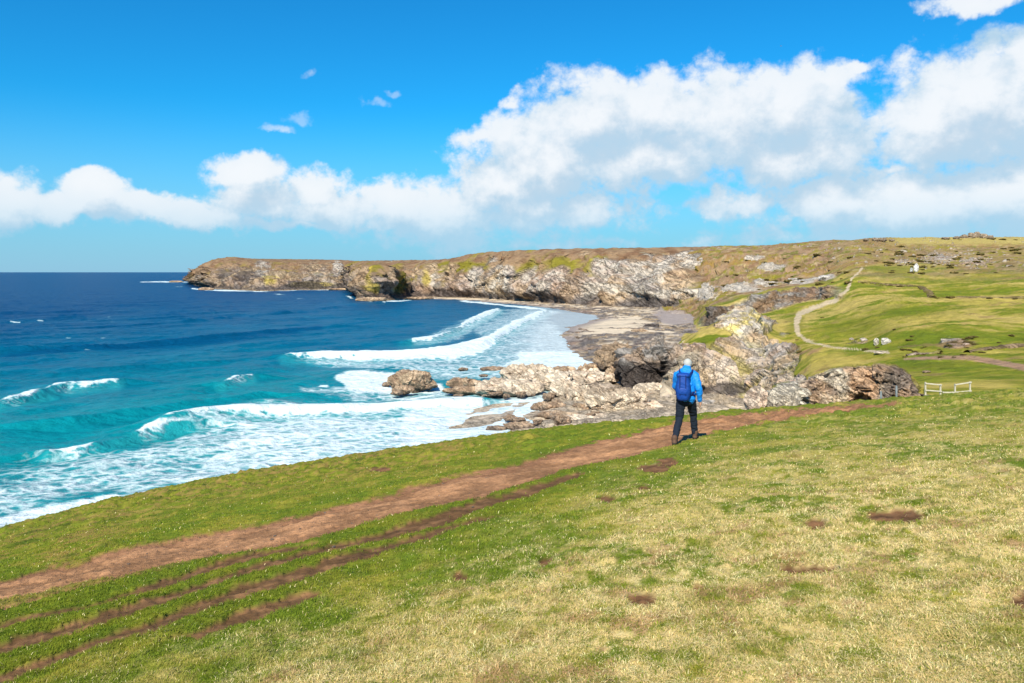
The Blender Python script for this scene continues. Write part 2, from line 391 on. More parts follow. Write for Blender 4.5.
def build_meadow():
    cols = np.concatenate([np.linspace(-1400, -70, 70, endpoint=False), np.linspace(-70, 1094, 820, endpoint=False), np.linspace(1094, 2400, 70)])
    # rows dense where the slope is seen edge-on
    dd = np.concatenate([np.geomspace(.6, 3.2, 12, endpoint=False), np.geomspace(3.2, 14, 210, endpoint=False), np.geomspace(14, 62, 230, endpoint=False), np.geomspace(62, 150, 26)])
    px, d = np.meshgrid(cols, dd)
    P = np.stack([(px - 512) / F * d, d, near_base(px, d)], -1)
    mk = near_masks(P); P[..., 2] = near_detail(P, mk)
    c, dry = near_color(P, mk)
    # the seaward face below the rim is bare rock
    down = ss(P[..., 2], 16, 10)
    c = cl(c, RTAN * .8, down)
    P[..., 2] = np.maximum(P[..., 2], -6)
    o = grid_mesh('ground', P, M_near, c, rock=np.clip(mk[2] * .3 + down, 0, 1)); tag(o, kind='structure')
    return P, mk
MEADOW, MK = build_meadow()
def ground(x, y):
    P = np.array([[x, y, 0.]]); px = 512 + F * x / y; P[..., 2] = near_base(np.array([px]), np.array([y]))
    P = P[None] ; P[..., 2] = near_detail(P); return float(P[0, 0, 2])
def near_at(px, py):
    d = np.linspace(2.5, 60, 3000); v = HZ + F * (H - near_base(np.full_like(d, px), d)) / d
    k = np.argmax(v <= py) if (v <= py).any() else int(np.argmin(v)); dd = d[k]; x = (px - 512) / F * dd
    return Vector((x, dd, ground(x, dd)))
# the slope carries on behind the camera
def build_back():
    xs = np.linspace(-60, 90, 40); ys = np.linspace(-70, .75, 30); X, Y = np.meshgrid(xs, ys)
    Z = H - 1.604 - .13 * Y + .14 * X - .02 + .3*fbm(np.stack([X, Y, 0*X], -1) * .1, 2, 3) * ss(-Y, 2, 12)
    P = np.stack([X, Y, Z], -1)
    o = grid_mesh('hillside', P, M_near, np.broadcast_to(OLIVE, P.shape), rock=0 * X); tag(o, kind='structure')
build_back()

# ------------------------------------------------------------------ sea
WAVES = {  # crest lines with the half width of their foam
 'a': [(285, 359, .6), (320, 357.5, 1.6), (370, 356, 2.6), (410, 354.5, 4), (450, 352.5, 6), (478, 348, 6), (492, 342, 4.5), (500, 335, 3.4), (515, 326, 3), (530, 318, 2.6), (545, 312, 1.5)],
 'b': [(404, 343, .4), (430, 340, 1.4), (455, 331, .6), (468, 323, 2.2), (484, 315, 2.4), (498, 309.5, 1.4)],
 'c': [(-60, 412, .5), (0, 404, .8), (18, 400, 1.2), (45, 394, .5), (58, 388, 1.2), (85, 386.5, 1.0), (118, 383, .9)],
 'd': [(222, 390, .5), (236, 383, 1.2), (251, 379.5, 1)],
 'e': [(50, 457, .8), (75, 455, 1.6), (100, 448, .5), (130, 441, .5), (145, 436, 1.6), (170, 432, .8), (200, 427, .5)],
 'f': [(150, 434, .3), (200, 422, 1.5), (240, 417, 2.5), (300, 412, 3.5), (360, 409, 3), (420, 405, 3), (480, 401, 3)],
 'h': [(-80, 356, .01), (60, 350, .01), (180, 342, .01), (330, 327, .01)],
 'i': [(-60, 381, .01), (90, 370, .01), (220, 361, .01), (300, 352, .01)],
 'j': [(-60, 432, .01), (60, 424, .01), (130, 414, .01), (205, 404, .01), (262, 397, .01)],
 'k': [(-60, 334, .01), (120, 326, .01), (260, 315, .01), (380, 303, .01)],
 'g': [(245, 410, .1), (262, 408, .7), (290, 408, .1)],
}
SHORE = [(506, 480), (522, 432), (546, 413), (562, 402), (590, 385), (602, 374), (600, 363), (588, 354), (572, 346), (566, 336), (574, 327), (590, 322), (606, 318.5), (596, 315), (560, 309), (520, 304.5), (480, 301), (440, 299.5), (405, 299.3), (405, 292), (720, 292), (800, 330), (800, 420), (700, 470)]
def build_sea():
    cols = np.concatenate([np.linspace(-700, -50, 60, endpoint=False), np.linspace(-50, 660, 560, endpoint=False), np.linspace(660, 1500, 60)])
    vv = np.concatenate([[.25, .6], np.geomspace(1.0, 24, 110, endpoint=False), np.linspace(24, 160, 260, endpoint=False), np.linspace(160, 330, 190), np.linspace(345, 900, 30)])[::-1]
    px, v = np.meshgrid(cols, vv); d = H * F / v
    P = np.stack([(px - 512) / F * d, d, 0 * d], -1); py = HZ + v
    fade = ss(d, 2500, 500)
    Q = P * np.array((1, 1, 0)) / 1.0
    # chop and swell
    rot = lambda a: np.stack([Q[..., 0] * math.cos(a) + Q[..., 1] * math.sin(a), -Q[..., 0] * math.sin(a) * .35 + Q[..., 1] * .35 * math.cos(a), 0 * d], -1)
    sw = fbm(rot(R(-32)) / 24., 3, 71)
    chop = fbm(Q / 5.5 + 3, 3, 75)
    wet = ss(pdist(px, py, SHORE[:16] if False else SHORE[1:16], 2)[0], 2, 60)
    P[..., 2] += fade * (1.25 * sw * wet + .20 * chop * (.06 + .94 * wet))
    foam = np.zeros_like(d); green = np.zeros_like(d)
    for k, L in WAVES.items():
        W = [((x - 512) / F * sea_d(y), sea_d(y), w) for x, y, w in L]
        ds, wv = pdist(P[..., 0], P[..., 1], W)
        amp = {'a': 1.6, 'b': 1.3, 'c': 2.0, 'd': 1.4, 'e': 1.7, 'f': 1.5, 'g': 1.0, 'h': 1.6, 'i': 1.3, 'j': 1.2, 'k': 1.5}[k]
        near_side = P[..., 1] < np.interp(P[..., 0], [q[0] for q in W], [q[1] for q in W])
        wid = np.where(near_side, 2.0, 6.5) * (1.25 if k in 'ac' else 1)
        wid = wid * (1.6 if k in 'hijk' else 1); P[..., 2] += amp * np.exp(-(ds / wid) ** 2) * (ss(fbm(P / 40, 2, 79), -.7, .1) if k in 'hijk' else ss(wv, -.2, .8))
        dp, wp = pdist(px, py, L)
        foam = np.maximum(foam, ss(wp - dp + 1.0 * fbm(P / 3., 3, 81) * np.minimum(wp, 2), -1.1, 1.6) * ss(wp, .1, 1.0) * 1.05)
        below = ss(wp * 3.2 + 3 - dp, -2, 5) * (py > np.interp(px, [q[0] for q in L], [q[1] for q in L]))
        foam = np.maximum(foam, below * .52 * ss(wp, .3, 1.6))
        green = np.maximum(green, (k not in 'hijk') * ss(11 - dp, 0, 9) * ss(py - np.interp(px, [q[0] for q in L], [q[1] for q in L]), -3, 3) * ss(wp, 0, .7))
    n = fbm(P * np.array((1 / 22, 1 / 14, 0)), 4, 91); n2 = fbm(P * np.array((1 / 60, 1 / 45, 0)), 3, 93)
    def region(poly, soft, val):
        s = np.where(inpoly(px, py, poly), 1, -1) * pdist(px, py * 1.0, poly + [poly[0]])[0]
        return ss(s + soft * (n + .3), -soft, soft) * val
    near_p = [(-80, 560), (-20, 528), (60, 505), (110, 490), (150, 462), (180, 434), (240, 419), (300, 413), (360, 408), (420, 404), (470, 400), (545, 399), (540, 420), (520, 440), (300, 500), (100, 560)]
    foam = np.maximum(foam, region(near_p, 9, .56))
    foam = np.maximum(foam, region([(240, 430), (330, 418), (420, 408), (545, 400), (545, 425), (480, 460), (200, 520), (110, 520), (170, 490)], 10, .70))
    foam = np.maximum(foam, region([(-80, 545), (0, 519), (70, 503), (118, 492), (125, 500), (60, 530), (-80, 590)], 4, .95))
    foam = np.maximum(foam, region([(400, 408), (480, 400), (548, 398), (546, 410), (500, 436), (430, 446), (400, 440)], 6, .84))
    # left: streaks of old foam
    foam = np.maximum(foam, region([(-80, 500), (0, 480), (60, 462), (160, 445), (250, 428), (180, 470), (60, 510), (-80, 540)], 14, .54))
    foam = np.maximum(foam, region([(180, 418), (260, 408), (420, 396), (400, 404), (250, 420)], 6, .42))
    foam = np.maximum(foam, region([(338, 377), (352, 371), (392, 373), (398, 385), (440, 384), (445, 392), (400, 392), (350, 392)], 4, .92))
    foam = np.maximum(foam, region([(300, 390), (345, 388), (545, 392), (545, 399), (400, 400), (330, 398)], 5, .55))
    foam = np.maximum(foam, region([(480, 352), (505, 334), (545, 318), (560, 330), (575, 350), (600, 362), (596, 372), (520, 374), (460, 366)], 5, .52))
    foam = np.maximum(foam, region([(520, 352), (572, 348), (602, 362), (600, 374), (530, 374), (500, 364)], 4, .80))
    foam = np.maximum(foam, region([(300, 362), (440, 362), (480, 356), (520, 372), (460, 378), (380, 368)], 5, .55))
    foam = np.maximum(foam, region([(470, 330), (500, 312), (545, 306), (560, 312), (520, 330), (490, 345)], 5, .5))
    foam = np.maximum(foam, region([(415, 345), (440, 330), (480, 318), (470, 335), (440, 345)], 4, .45))
    # wash along the foot of the far cliffs
    for L in ([(140, 282.2, .4), (165, 281.8, .8), (190, 282, .3)], [(192, 288.5, .6), (215, 290.3, .8), (255, 291.2, .7), (300, 290, .4), (352, 289.6, .6)], [(345, 296, .3), (362, 300.5, 1), (385, 302, 1.2), (412, 300, .4)],
              [(455, 301.2, .4), (480, 302.5, 1), (505, 305.5, .8), (530, 308, 1.4), (548, 310, .4)], [(388, 395, .5), (410, 396.5, 1.2), (445, 391, .8)], [(268, 294, .2), (280, 294.5, .5), (292, 294.6, .1)]):
        dp, wp = pdist(px, py, L, 1.6); foam = np.maximum(foam, ss(wp * 1.5 - dp + .8 * n, -.6, .8) * ss(wp, .1, .5) * .9)
    # scattered whitecaps
    wc = ss(fbm(P * np.array((1 / 9, 1 / 5, 0)), 3, 97) + .35 * n2, .92, 1.2) * ss(py, 290, 320) * ss(py, 430, 400)
    foam = np.maximum(foam, wc * .75)
    wf = ss(fbm(P * np.array((1 / 26, 1 / 12, 0)), 3, 98), .86, 1.1) * ss(py, 276, 282) * ss(py, 330, 300)
    foam = np.maximum(foam, wf * .6)
    # water body colour follows the depth of the bay
    deep = np.array((.001, .036, .115)); mid = np.array((.001, .088, .175)); teal = np.array((.002, .195, .235)); turq = np.array((.03, .34, .36))
    t1 = ss(py + 9 * n2 + (px - 250) * .10 + 4 * n, 286, 340); t2 = ss(py + 12 * n2 + 7 * n + (px - 250) * .06, 330, 425)
    c = cl(cl(deep, mid, t1), teal, t2)
    c = cl(c, turq, np.clip(green * .42 + ss(foam, .2, .7) * .35, 0, .7))
    c = cl(c, np.array((.40, .47, .50)), ss(px + (py - 340) * .4 + 8 * n, 500, 550) * ss(py, 303, 314) * ss(py, 420, 380) * .85)  # sandy shallows
    streak = ss(3.5 - pdist(px, py, [(-80, 366), (0, 358), (80, 349), (150, 345), (240, 338), (320, 328)], 1.2)[0] + 2 * n, -1, 3) * .55
    c = cl(c, deep * 1.1, streak)
    m, t, b = mat_base('sea_water')
    col = attr(t, 'col')[0]; fo = attr(t, 'foam')[2]
    O = t.n('ShaderNodeTexCoord').outputs['Object']
    warp = t.vm('ADD', O, t.vm('SCALE', t.noise(O, .16, 4, .6)[1], sc=6.0))
    vo = t.n('ShaderNodeTexVoronoi', feature='DISTANCE_TO_EDGE'); t.l(t.vm('MULTIPLY', warp, (.8, 1.0, 1)), vo.inputs['Vector']); vo.inputs['Scale'].default_value = .42
    lace = t.sm(vo.outputs[0], .0, .34, 1, 0)
    na = t.noise(O, .55, 6, .68, .8)[0]; nb = t.noise(O, .11, 4, .6)[0]
    st = t.noise(t.xyz(t.vm('DOT_PRODUCT', O, (.30, .17, 0)), t.vm('DOT_PRODUCT', O, (-.75, 1.3, 0)), 0), .22, 5, .65, .5)[0]
    pat = t.m('ADD', t.m('MULTIPLY', lace, .24), t.m('ADD', t.m('MULTIPLY', na, .60), t.m('ADD', t.m('MULTIPLY', nb, .35), t.m('MULTIPLY', st, .50))))   # about .25 .. 1.2
    th = t.m('SUBTRACT', 1.34, t.m('MULTIPLY', fo, .93))
    fm = t.sm(pat, t.m('SUBTRACT', th, .20), t.m('ADD', th, .34))
    fm = t.m('MULTIPLY', fm, t.sm(fo, .03, .25))
    wn = t.noise(O, .35, 5, .62)[0]; wl = t.noise(t.vm('MULTIPLY', O, (.6, 1.3, 1)), .05, 5, .6)[0]
    cc = t.vm('SCALE', col, sc=t.m('ADD', .45, t.m('ADD', t.m('MULTIPLY', wn, .75), t.m('MULTIPLY', wl, .45))))
    fcol = t.mix(t.noise(O, .8, 4)[0], (.48, .64, .70, 1), (.80, .85, .86, 1))
    fin = t.mix(fm, cc, fcol); t.l(fin, b.inputs['Base Color'])
    t.l(t.sm(fm, 0, 1, .32, .8), b.inputs['Roughness']); b.inputs['IOR'].default_value = 1.33
    t.l(t.sm(fm, 0, 1, .085, .1), b.inputs['Specular IOR Level'])
    hh = t.m('ADD', t.m('MULTIPLY', t.noise(O, .30, 7, .62)[0], 1.3), t.m('ADD', t.m('MULTIPLY', t.noise(t.vm('MULTIPLY', O, (.5, 1.2, 1)), .06, 4, .6)[0], 2.4), t.m('MULTIPLY', fm, .18)))
    bp = t.n('ShaderNodeBump'); bp.inputs['Distance'].default_value = 1.0; bp.inputs['Strength'].default_value = .9; t.l(hh, bp.inputs['Height']); t.l(bp.outputs[0], b.inputs['Normal'])
    tag(grid_mesh('sea', P, m, np.clip(c, 0, 1), foam=foam), kind='structure')
build_sea()
def build_seabed():
    P = np.stack(np.meshgrid(np.linspace(-60000, 60000, 9), np.linspace(-60000, 100000, 9)) + [np.full((9, 9), -9.)], -1)
    tag(grid_mesh('seabed', P, M_beach, np.broadcast_to(SANDW, P.shape), rock=np.zeros((9, 9))), kind='structure')
build_seabed()

# ------------------------------------------------------------------ rock colour / relief shared by cliffs
_DIP = np.array([[.70, .62, 0], [.10, .05, .9], [.70, -.62, .2]])
def facet(p, seed):
    """angular broken faces: every cell is a tilted plane"""
    i = np.floor(p).astype(np.int64); f1 = np.full(p.shape[:-1], 9.); out = np.zeros(p.shape[:-1])
    for dx in (-1, 0, 1):
        for dy in (-1, 0, 1):
            for dz in (-1, 0, 1):
                c = i + (dx, dy, dz)
                h = _perm[(_perm[(_perm[(c[..., 0] + seed) & 511] + c[..., 1]) & 511] + c[..., 2]) & 511]
                v = p - (c + .5 + _g[h] * .45); d = (v * v).sum(-1); m = d < f1
                out = np.where(m, (v * _g[(h * 7 + 3) & 511]).sum(-1) * .75 + h / 512. * .55 - .27, out); f1 = np.where(m, d, f1)
    return out
def rock_relief(P, s, seed=0, strata=.5):
    """relief (about -1 .. 1) for features of size s; beds dip down to the right"""
    q = P / s; q = q + fbm(q * .8, 2, seed + 5)[..., None] * .12
    dq = (q @ _DIP) * np.array((2.2, .55, .7))
    return .72 * facet(q * np.array((1, 1, .8)), seed) + .62 * facet(dq, seed + 3) + .20 * facet(q * 2.4, seed + 7) + .07 * (ridged(dq * 1.3, 3, seed) - .8)
def rock_color(P, s, seed=0):
    n = fbm(P / s, 4, seed + 11); n2 = fbm(P / (s * 3.1), 3, seed + 13); n3 = fbm(P * np.array((1, 1, 3)) / (s * .5), 3, seed + 17)
    c = cl(RTAN, RGREY, ss(n + .5 * n2, -.5, .4)); c = cl(c, RPALE, ss(n + .6 * n3, .15, .9)); c = cl(c, RPINK, ss(n2 + .4 * n3, .1, .8) * .8)
    c = cl(c, BROWN * 1.4, ss(-n3 - .4 * n, .45, .9) * .45)
    return c, n, n2, n3

# ------------------------------------------------------------------ far cliffs
def build_far():
    T = {}
    base = {186: 281.5, 192: 284.5, 200: 286.5, 215: 289, 240: 290.5, 262: 291, 300: 290.2, 335: 289.6, 352: 289.6, 357: 299, 372: 301, 392: 300.5, 402: 299, 412: 298, 430: 298, 450: 298.5, 480: 299.5, 520: 302, 560: 305, 600: 307.5, 640: 309, 680: 311, 700: 312, 730: 312, 800: 312}
    top = {186: 278.5, 192: 273.5, 200: 267, 210: 262, 218: 259.2, 225: 258.6, 260: 259, 300: 259.5, 340: 260, 357: 261, 372: 260.8, 400: 260.5, 440: 260, 458: 257, 480: 252.5, 500: 251.3, 540: 249.6, 560: 249, 600: 248.6, 640: 248, 700: 247, 760: 246, 800: 245}
    bx = sorted(base); tx = sorted(top)
    for px in [186, 192, 200, 210, 218, 225, 240, 262, 300, 335, 352, 357, 365, 374, 385, 396, 404, 412, 430, 450, 480, 500, 520, 560, 600, 640, 680, 700, 730, 800]:
        pb = np.interp(px, bx, [base[k] for k in bx]); tp = np.interp(px, tx, [top[k] for k in tx])
        db = min(sea_d(pb), 2600); 
        dc = np.interp(px, [150, 200, 340, 357, 404, 440, 520, 640, 800], [2750, 2150, 1640, 1560, 1180, 1020, 860, 760, 780])
        if 357 <= px <= 402:      # the spur that juts into the bay
            k = (px - 357) / 45; tt = [np.interp(px, [357, 365, 374, 388, 402], [292, 274, 266, 274, 291]), db + 45]
            f1 = (lerp(pb, tt[0], .45), db + 14); f2 = (tt[0], tt[1]); f3 = (max(tt[0] - 1, 268) if px < 396 else 276, lerp(db, dc, .5))
        else:
            zt = H - (tp - HZ) / F * dc
            f1 = ('z', zt * .30, lerp(db, dc, .12)); f2 = ('z', zt * .62, lerp(db, dc, .38)); f3 = ('z', zt * .88, lerp(db, dc, .72))
        T[px] = [('z', -4, db - 12), ('z', .4, db), f1, f2, f3, (tp, dc), ('z', (H - (tp - HZ) / F * dc) - 3, dc + 500)]
    cols = np.linspace(188, 800, 900)
    P = loft(T, cols, [4, 44, 46, 44, 36, 8])
    # keep crests smooth but carve gullies and buttresses into the face
    px0, py0 = proj(P)
    z = P[..., 2]; d = P[..., 1]
    gy = np.stack([P[..., 0] / 60, P[..., 1] / 60, z / 130], -1)
    face = ss(z, 1, 12) * ss(py0 - np.interp(px0, tx, [top[k] for k in tx]), 0, 9)
    big = ridged(gy, 3, 5)
    N = gnormal(P); N[..., 2] *= .25
    amp = np.interp(px0, [150, 210, 360, 560, 800], [24, 34, 20, 14, 11])
    rel = rock_relief(P * np.array((1, 1, .42)), 24, 3); gz = ridged(np.stack([P[..., 0] / 24, P[..., 1] / 24, P[..., 2] / 90], -1), 3, 15)
    fine = rock_relief(P, 9, 8)
    P = P + N * (face * (amp * (big - .55) * .85 + (gz - .6) * amp * .28 + rel * 9 + fine * 3.5))[..., None]
    P[..., 2] += ss(P[..., 1], 0, 1) * .9 * fbm(P / 11, 3, 4) * ss(z, 4, 20) + 7 * fbm(P / 40, 3, 6) * ss(px0, 260, 225) * ss(z, 2, 14)
    px, py = proj(P); z = P[..., 2]
    hrel = np.clip((np.interp(px, bx, [base[k] for k in bx]) - py) / (np.interp(px, bx, [base[k] for k in bx]) - np.interp(px, tx, [top[k] for k in tx])), 0, 1.2)
    c, n, n2, n3 = rock_color(P, 30, 2)
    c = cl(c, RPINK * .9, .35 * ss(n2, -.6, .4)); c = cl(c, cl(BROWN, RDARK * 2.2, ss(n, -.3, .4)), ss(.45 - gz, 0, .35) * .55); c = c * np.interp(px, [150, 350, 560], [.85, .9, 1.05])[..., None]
    veg = cl(cl(HEATH, BROWN, ss(fbm(P / 14, 4, 71), -.3, .6)) * .95, OLIVE * .75, ss(n + n2, .15, .9) * np.interp(px, [300, 450], [.4, 1.]))
    veg = cl(veg, OLIVE * .6, ss(ell(px, py, 458, 267, 40, 7) + .3 * n, 0, .4) + 0 * n)
    veg = cl(veg, OLIVE * .62, ss(np.maximum.reduce([ell(px, py, 525, 275, 12, 12), ell(px, py, 555, 262, 16, 7), ell(px, py, 372, 268, 10, 6), ell(px, py, 325, 278, 25, 5), ell(px, py, 690, 285, 25, 5)]) + .8 * n + .3 * n3, 0, .5) * .75)
    nz = N[..., 2] * 4
    heath_k = np.interp(px, [150, 220, 350, 420, 480, 560, 640, 700, 800], [.75, .62, .66, .6, .55, .55, .65, .35, .2])
    vm = ss(hrel + .30 * n + .22 * n2 + .16 * rel + .12 * n3, heath_k - .14, heath_k + .16)
    # the pale bare scree faces
    pale = np.maximum.reduce([ell(px, py, 650, 270, 52, 16), ell(px, py, 600, 290, 40, 12), ell(px, py, 690, 262, 30, 12), ell(px, py, 545, 285, 30, 14) * .6, ell(px, py, 500, 275, 14, 22) * .7, ell(px, py, 475, 278, 12, 14) * .8,
                              ell(px, py, 262, 268, 8, 7) * .8, ell(px, py, 338, 267, 6, 7), ell(px, py, 432, 282, 8, 12), ell(px, py, 680, 294, 26, 7) * .8])
    vm = vm * (1 - ss(pale + .55 * n + .25 * n2, .02, .35))
    c = cl(c, RPALE * 1.02, ss(pale + .6 * n3 + .5 * n, .15, .6) * .8)
    c = cl(c, veg, np.clip(vm, 0, 1))
    lich = np.maximum.reduce([ell(px, py, 427, 279, 7, 16), ell(px, py, 368, 281, 5, 16), ell(px, py, 400, 290, 9, 7), ell(px, py, 272, 281, 12, 7), ell(px, py, 312, 285, 30, 4), ell(px, py, 376, 288, 5, 8)])
    c = cl(c, LICH, ss(lich + .5 * n, .1, .5) * .8)
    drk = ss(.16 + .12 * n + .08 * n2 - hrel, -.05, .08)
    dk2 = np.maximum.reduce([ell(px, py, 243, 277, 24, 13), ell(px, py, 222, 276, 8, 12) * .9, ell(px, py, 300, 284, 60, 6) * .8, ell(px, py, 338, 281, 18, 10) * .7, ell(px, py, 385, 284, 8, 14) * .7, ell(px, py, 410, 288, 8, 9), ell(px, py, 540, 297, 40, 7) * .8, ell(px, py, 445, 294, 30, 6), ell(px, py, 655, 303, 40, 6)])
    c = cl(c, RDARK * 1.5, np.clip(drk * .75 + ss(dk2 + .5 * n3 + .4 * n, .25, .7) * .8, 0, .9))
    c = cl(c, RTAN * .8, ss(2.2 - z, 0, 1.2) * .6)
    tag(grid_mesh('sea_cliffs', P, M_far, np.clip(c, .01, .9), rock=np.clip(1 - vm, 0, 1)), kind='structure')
    return P
FAR = build_far()

# ------------------------------------------------------------------ right-hand hill and the headland beside the cove
def build_hill():
    z = lambda a, d: ('z', a, d)
    T = {
     660: [z(-3, 172), z(.3, 182), z(2, 190), z(3, 205), z(.5, 300), z(.4, 400), z(.4, 440), z(.6, 540), z(.6, 650), z(.6, 720), z(0, 1200)],
     676: [z(-3, 172), z(.5, 186), (372, 192), (352, 208), z(2, 260), z(.4, 400), z(.4, 440), z(.8, 540), (300, 650), (270, 720), z(30, 1200)],
     690: [z(-2, 172), z(.5, 188), (358, 196), (338, 214), (342, 260), z(.8, 400), z(.5, 440), z(1, 540), (292, 640), (252, 740), z(40, 1200)],
     710: [z(-2, 172), (396, 190), (352, 200), (327, 222), (336, 280), (326, 400), (311, 410), (303, 500), (285, 600), (247.5, 740), z(46, 1300)],
     728: [z(-2, 170), (398, 186), (350, 202), (315, 230), (330, 290), (322, 405), (304, 418), (296, 500), (275, 600), (246.5, 740), z(46, 1300)],
     745: [z(-1, 165), (400, 182), (352, 202), (309, 234), (320, 300), (317, 405), (298, 420), (292, 500), (272, 600), (246.3, 740), z(46, 1300)],
     762: [z(0, 150), (402, 168), (362, 195), (320, 236), (318, 310), (314, 405), (294, 422), (289, 500), (270, 600), (246, 740), z(46, 1300)],
     785: [z(6, 110), (398, 138), (368, 170), (338, 215), (318, 290), (308, 400), (290, 424), (284, 510), (266, 590), (244.5, 730), z(50, 1300)],
     815: [z(12, 80), (394, 105), (366, 140), (338, 200), (314, 280), (301, 395), (289, 425), (278, 500), (262, 580), (242.5, 720), z(50, 1300)],
     860: [z(17, 58), (398, 66), (370, 110), (345, 170), (318, 230), (300, 300), (286, 370), (272, 440), (256, 530), (240, 720), z(56, 1300)],
     900: [z(18.5, 52), (394, 60), (372, 88), (348, 140), (320, 200), (302, 270), (288, 350), (271, 440), (254, 560), (239.2, 780), z(62, 1300)],
     960: [z(19.5, 48), (392, 58), (370, 84), (347, 130), (320, 180), (302, 250), (288, 340), (268, 450), (252, 580), (238.6, 800), z(64, 1300)],
     1024: [z(20.5, 48), (389, 58), (368, 82), (346, 125), (320, 175), (300, 240), (285, 330), (266, 440), (251, 580), (238.2, 800), z(66, 1300)],
     1300: [z(22, 48), (383, 58), (360, 82), (335, 125), (310, 175), (292, 240), (276, 330), (256, 440), (242, 580), (230, 800), z(70, 1300)],
    }
    cols = np.concatenate([np.linspace(660, 1060, 560, endpoint=False), np.linspace(1060, 1300, 60)])
    P = loft(T, cols, [6, 44, 56, 50, 44, 44, 36, 36, 40, 44, 6])
    P0 = P.copy(); px, py = proj(P); d = P[..., 1]
    N = gnormal(P)
    steep = ss(1 - N[..., 2], .12, .45)
    n = fbm(P / 14, 4, 31); n2 = fbm(P / 45, 3, 37)
    # where the ground is bare rock
    head = np.maximum.reduce([ell(px, py, 745, 325, 30, 22), ell(px, py, 735, 360, 48, 34), ell(px, py, 760, 368, 44, 38) * .95, ell(px, py, 710, 375, 50, 36), ell(px, py, 795, 388, 20, 16)]) * (d < 262)
    grass_in = np.maximum.reduce([ell(px, py, 722, 333, 22, 7) , ell(px, py, 700, 340, 20, 5), ell(px, py, 745, 350, 8, 10) * .7, ell(px, py, 765, 372, 7, 12) * .7])
    rh = ss(head + .30 * n - .9 * np.clip(grass_in, 0, 1), .02, .14) * (d < 262)
    ri = np.arange(P.shape[0])[:, None] + 0 * px; ridge = ss(ri + 6 * n, 198, 206) * ss(ri + 8 * n, 248, 238) * ss(px, 848, 828) * ss(px, 696, 704)
    white = np.maximum.reduce([ell(px, py, 826, 277, 11, 4.5) * 1.1, ell(px, py, 775, 268, 20, 3.5), ell(px, py, 740, 288, 25, 5), ell(px, py, 705, 292, 14, 10), ell(px, py, 765, 283, 14, 3.5), ell(px, py, 755, 258, 12, 3), ell(px, py, 800, 281, 22, 4)])
    rw = ss(white + .45 * n, .05, .35) * (d > 440)
    scat = ss(fbm(P / 6., 4, 47) + .35 * fbm(P / 60, 2, 48), .62, .9) * (d > 440) * ss(py, 284, 268) * .9
    s2 = np.maximum.reduce([ell(px, py, 940, 258, 22, 7), ell(px, py, 905, 262, 12, 4), ell(px, py, 955, 342, 22, 6) * .9, ell(px, py, 860, 341, 14, 5) * .8, ell(px, py, 975, 262, 22, 6)*.7])
    scat = np.maximum(scat, ss(s2 + .6 * fbm(P / 4, 3, 49) * np.clip(d / 200, .3, 1), .25, .5) * .9)
    rock = np.clip(np.maximum.reduce([rh, ridge, rw, scat]), 0, 1)
    # gentle hummocks, rock relief
    P[..., 2] += ((n * .7 + n2 * 1.6) * ss(d, 60, 200) + .30 * fbm(P / 3.2, 3, 59) * ss(d, 52, 90)) * (1 - rh)
    rr = rock_relief(P0, 9, 12); rf = rock_relief(P0, 3.2, 15)
    Nn = N.copy(); Nn[..., 2] *= .6
    P = P + Nn * (rh * (rr * 3.4 + rf * 1.0))[..., None]
    r2 = rock_relief(P0, 14, 16)
    P = P + Nn * (ridge * (r2 * 6 + rr * 2))[..., None]
    far = (d > 470) & (px < 860)
    P = P + Nn * (ss(d, 470, 560) * ss(px, 880, 800) * (r2 * 5.5 * ss(py, 249, 262) + rr * 1.6 * ss(py, 247, 255)))[..., None]
    P[..., 2] += scat * .8 * ss(d, 60, 400) * (1 + rf)
    px, py = proj(P)
    # colours of the fields
    xs = P[..., 0]; v = fbm(np.stack([xs / 26, d / 13, 0 * d], -1), 5, 53, .62); v2 = fbm(P / 70, 3, 55); v3 = fbm(P / 5, 3, 57)
    g = cl(GREEN * 1.1, OLIVE * 1.05, ss(v + .5 * v2 + .5 * v3, -.7, .4)); g = cl(g, np.array((.44, .34, .11)), ss(v * .8 + v2 + .5 * v3, -.35, .5) * .8)
    g = cl(g, LUSH, ss(-v - .5 * v3, .25, .9) * .55)
    dryz = np.maximum.reduce([ell(px, py, 825, 358, 45, 22), ell(px, py, 985, 303, 60, 8), ell(px, py, 985, 383, 70, 8) * .7, ell(px, py, 930, 320, 50, 12)*.6, ell(px, py, 985, 243, 60, 3)])
    g = cl(g, np.array((.42, .33, .08)), ss(dryz + .3 * v3 + .3 * v, .1, .7) * .75)
    lushz = np.maximum.reduce([ell(px, py, 850, 326, 45, 14), ell(px, py, 905, 268, 50, 6), ell(px, py, 795, 322, 14, 14), ell(px, py, 930, 366, 60, 8), ell(px, py, 870, 369, 50, 5), ell(px, py, 900, 312, 60, 10) * .7])
    g = cl(g, GREEN * .9, ss(lushz + .4 * v3 + .35 * v, .1, .7) * .6); g = cl(g, BROWN * 1.5, ss(fbm(P / 9, 4, 58) + .3 * v3, .5, .9) * .5)
    he = ss(py + 4 * v2 + 3 * n, 284, 266) * ss(px, 1100, 1000) * .85
    he = np.maximum(he, ss(860 - px + 14 * n, 0, 30) * ss(d, 430, 480)) * (1 - ss(lushz, 0, .3) * .8)
    hc = cl(HEATH * 1.15, OLIVE * .8, ss(n + v * .5 + .5 * v3, -.15, .6)); hc = cl(hc, BROWN, ss(fbm(P / 11, 4, 91), .1, .5) * .7); hc = cl(hc, np.array((.46, .36, .20)), ss(fbm(P / 8, 4, 93), .3, .7) * .6); hc = cl(hc, np.array((.26, .15, .06)), ss(v3 + v2, .2, .8) * .7); hc = cl(hc, GREEN * .75, ss(-n - v3 * .5, .35, .8) * .8)
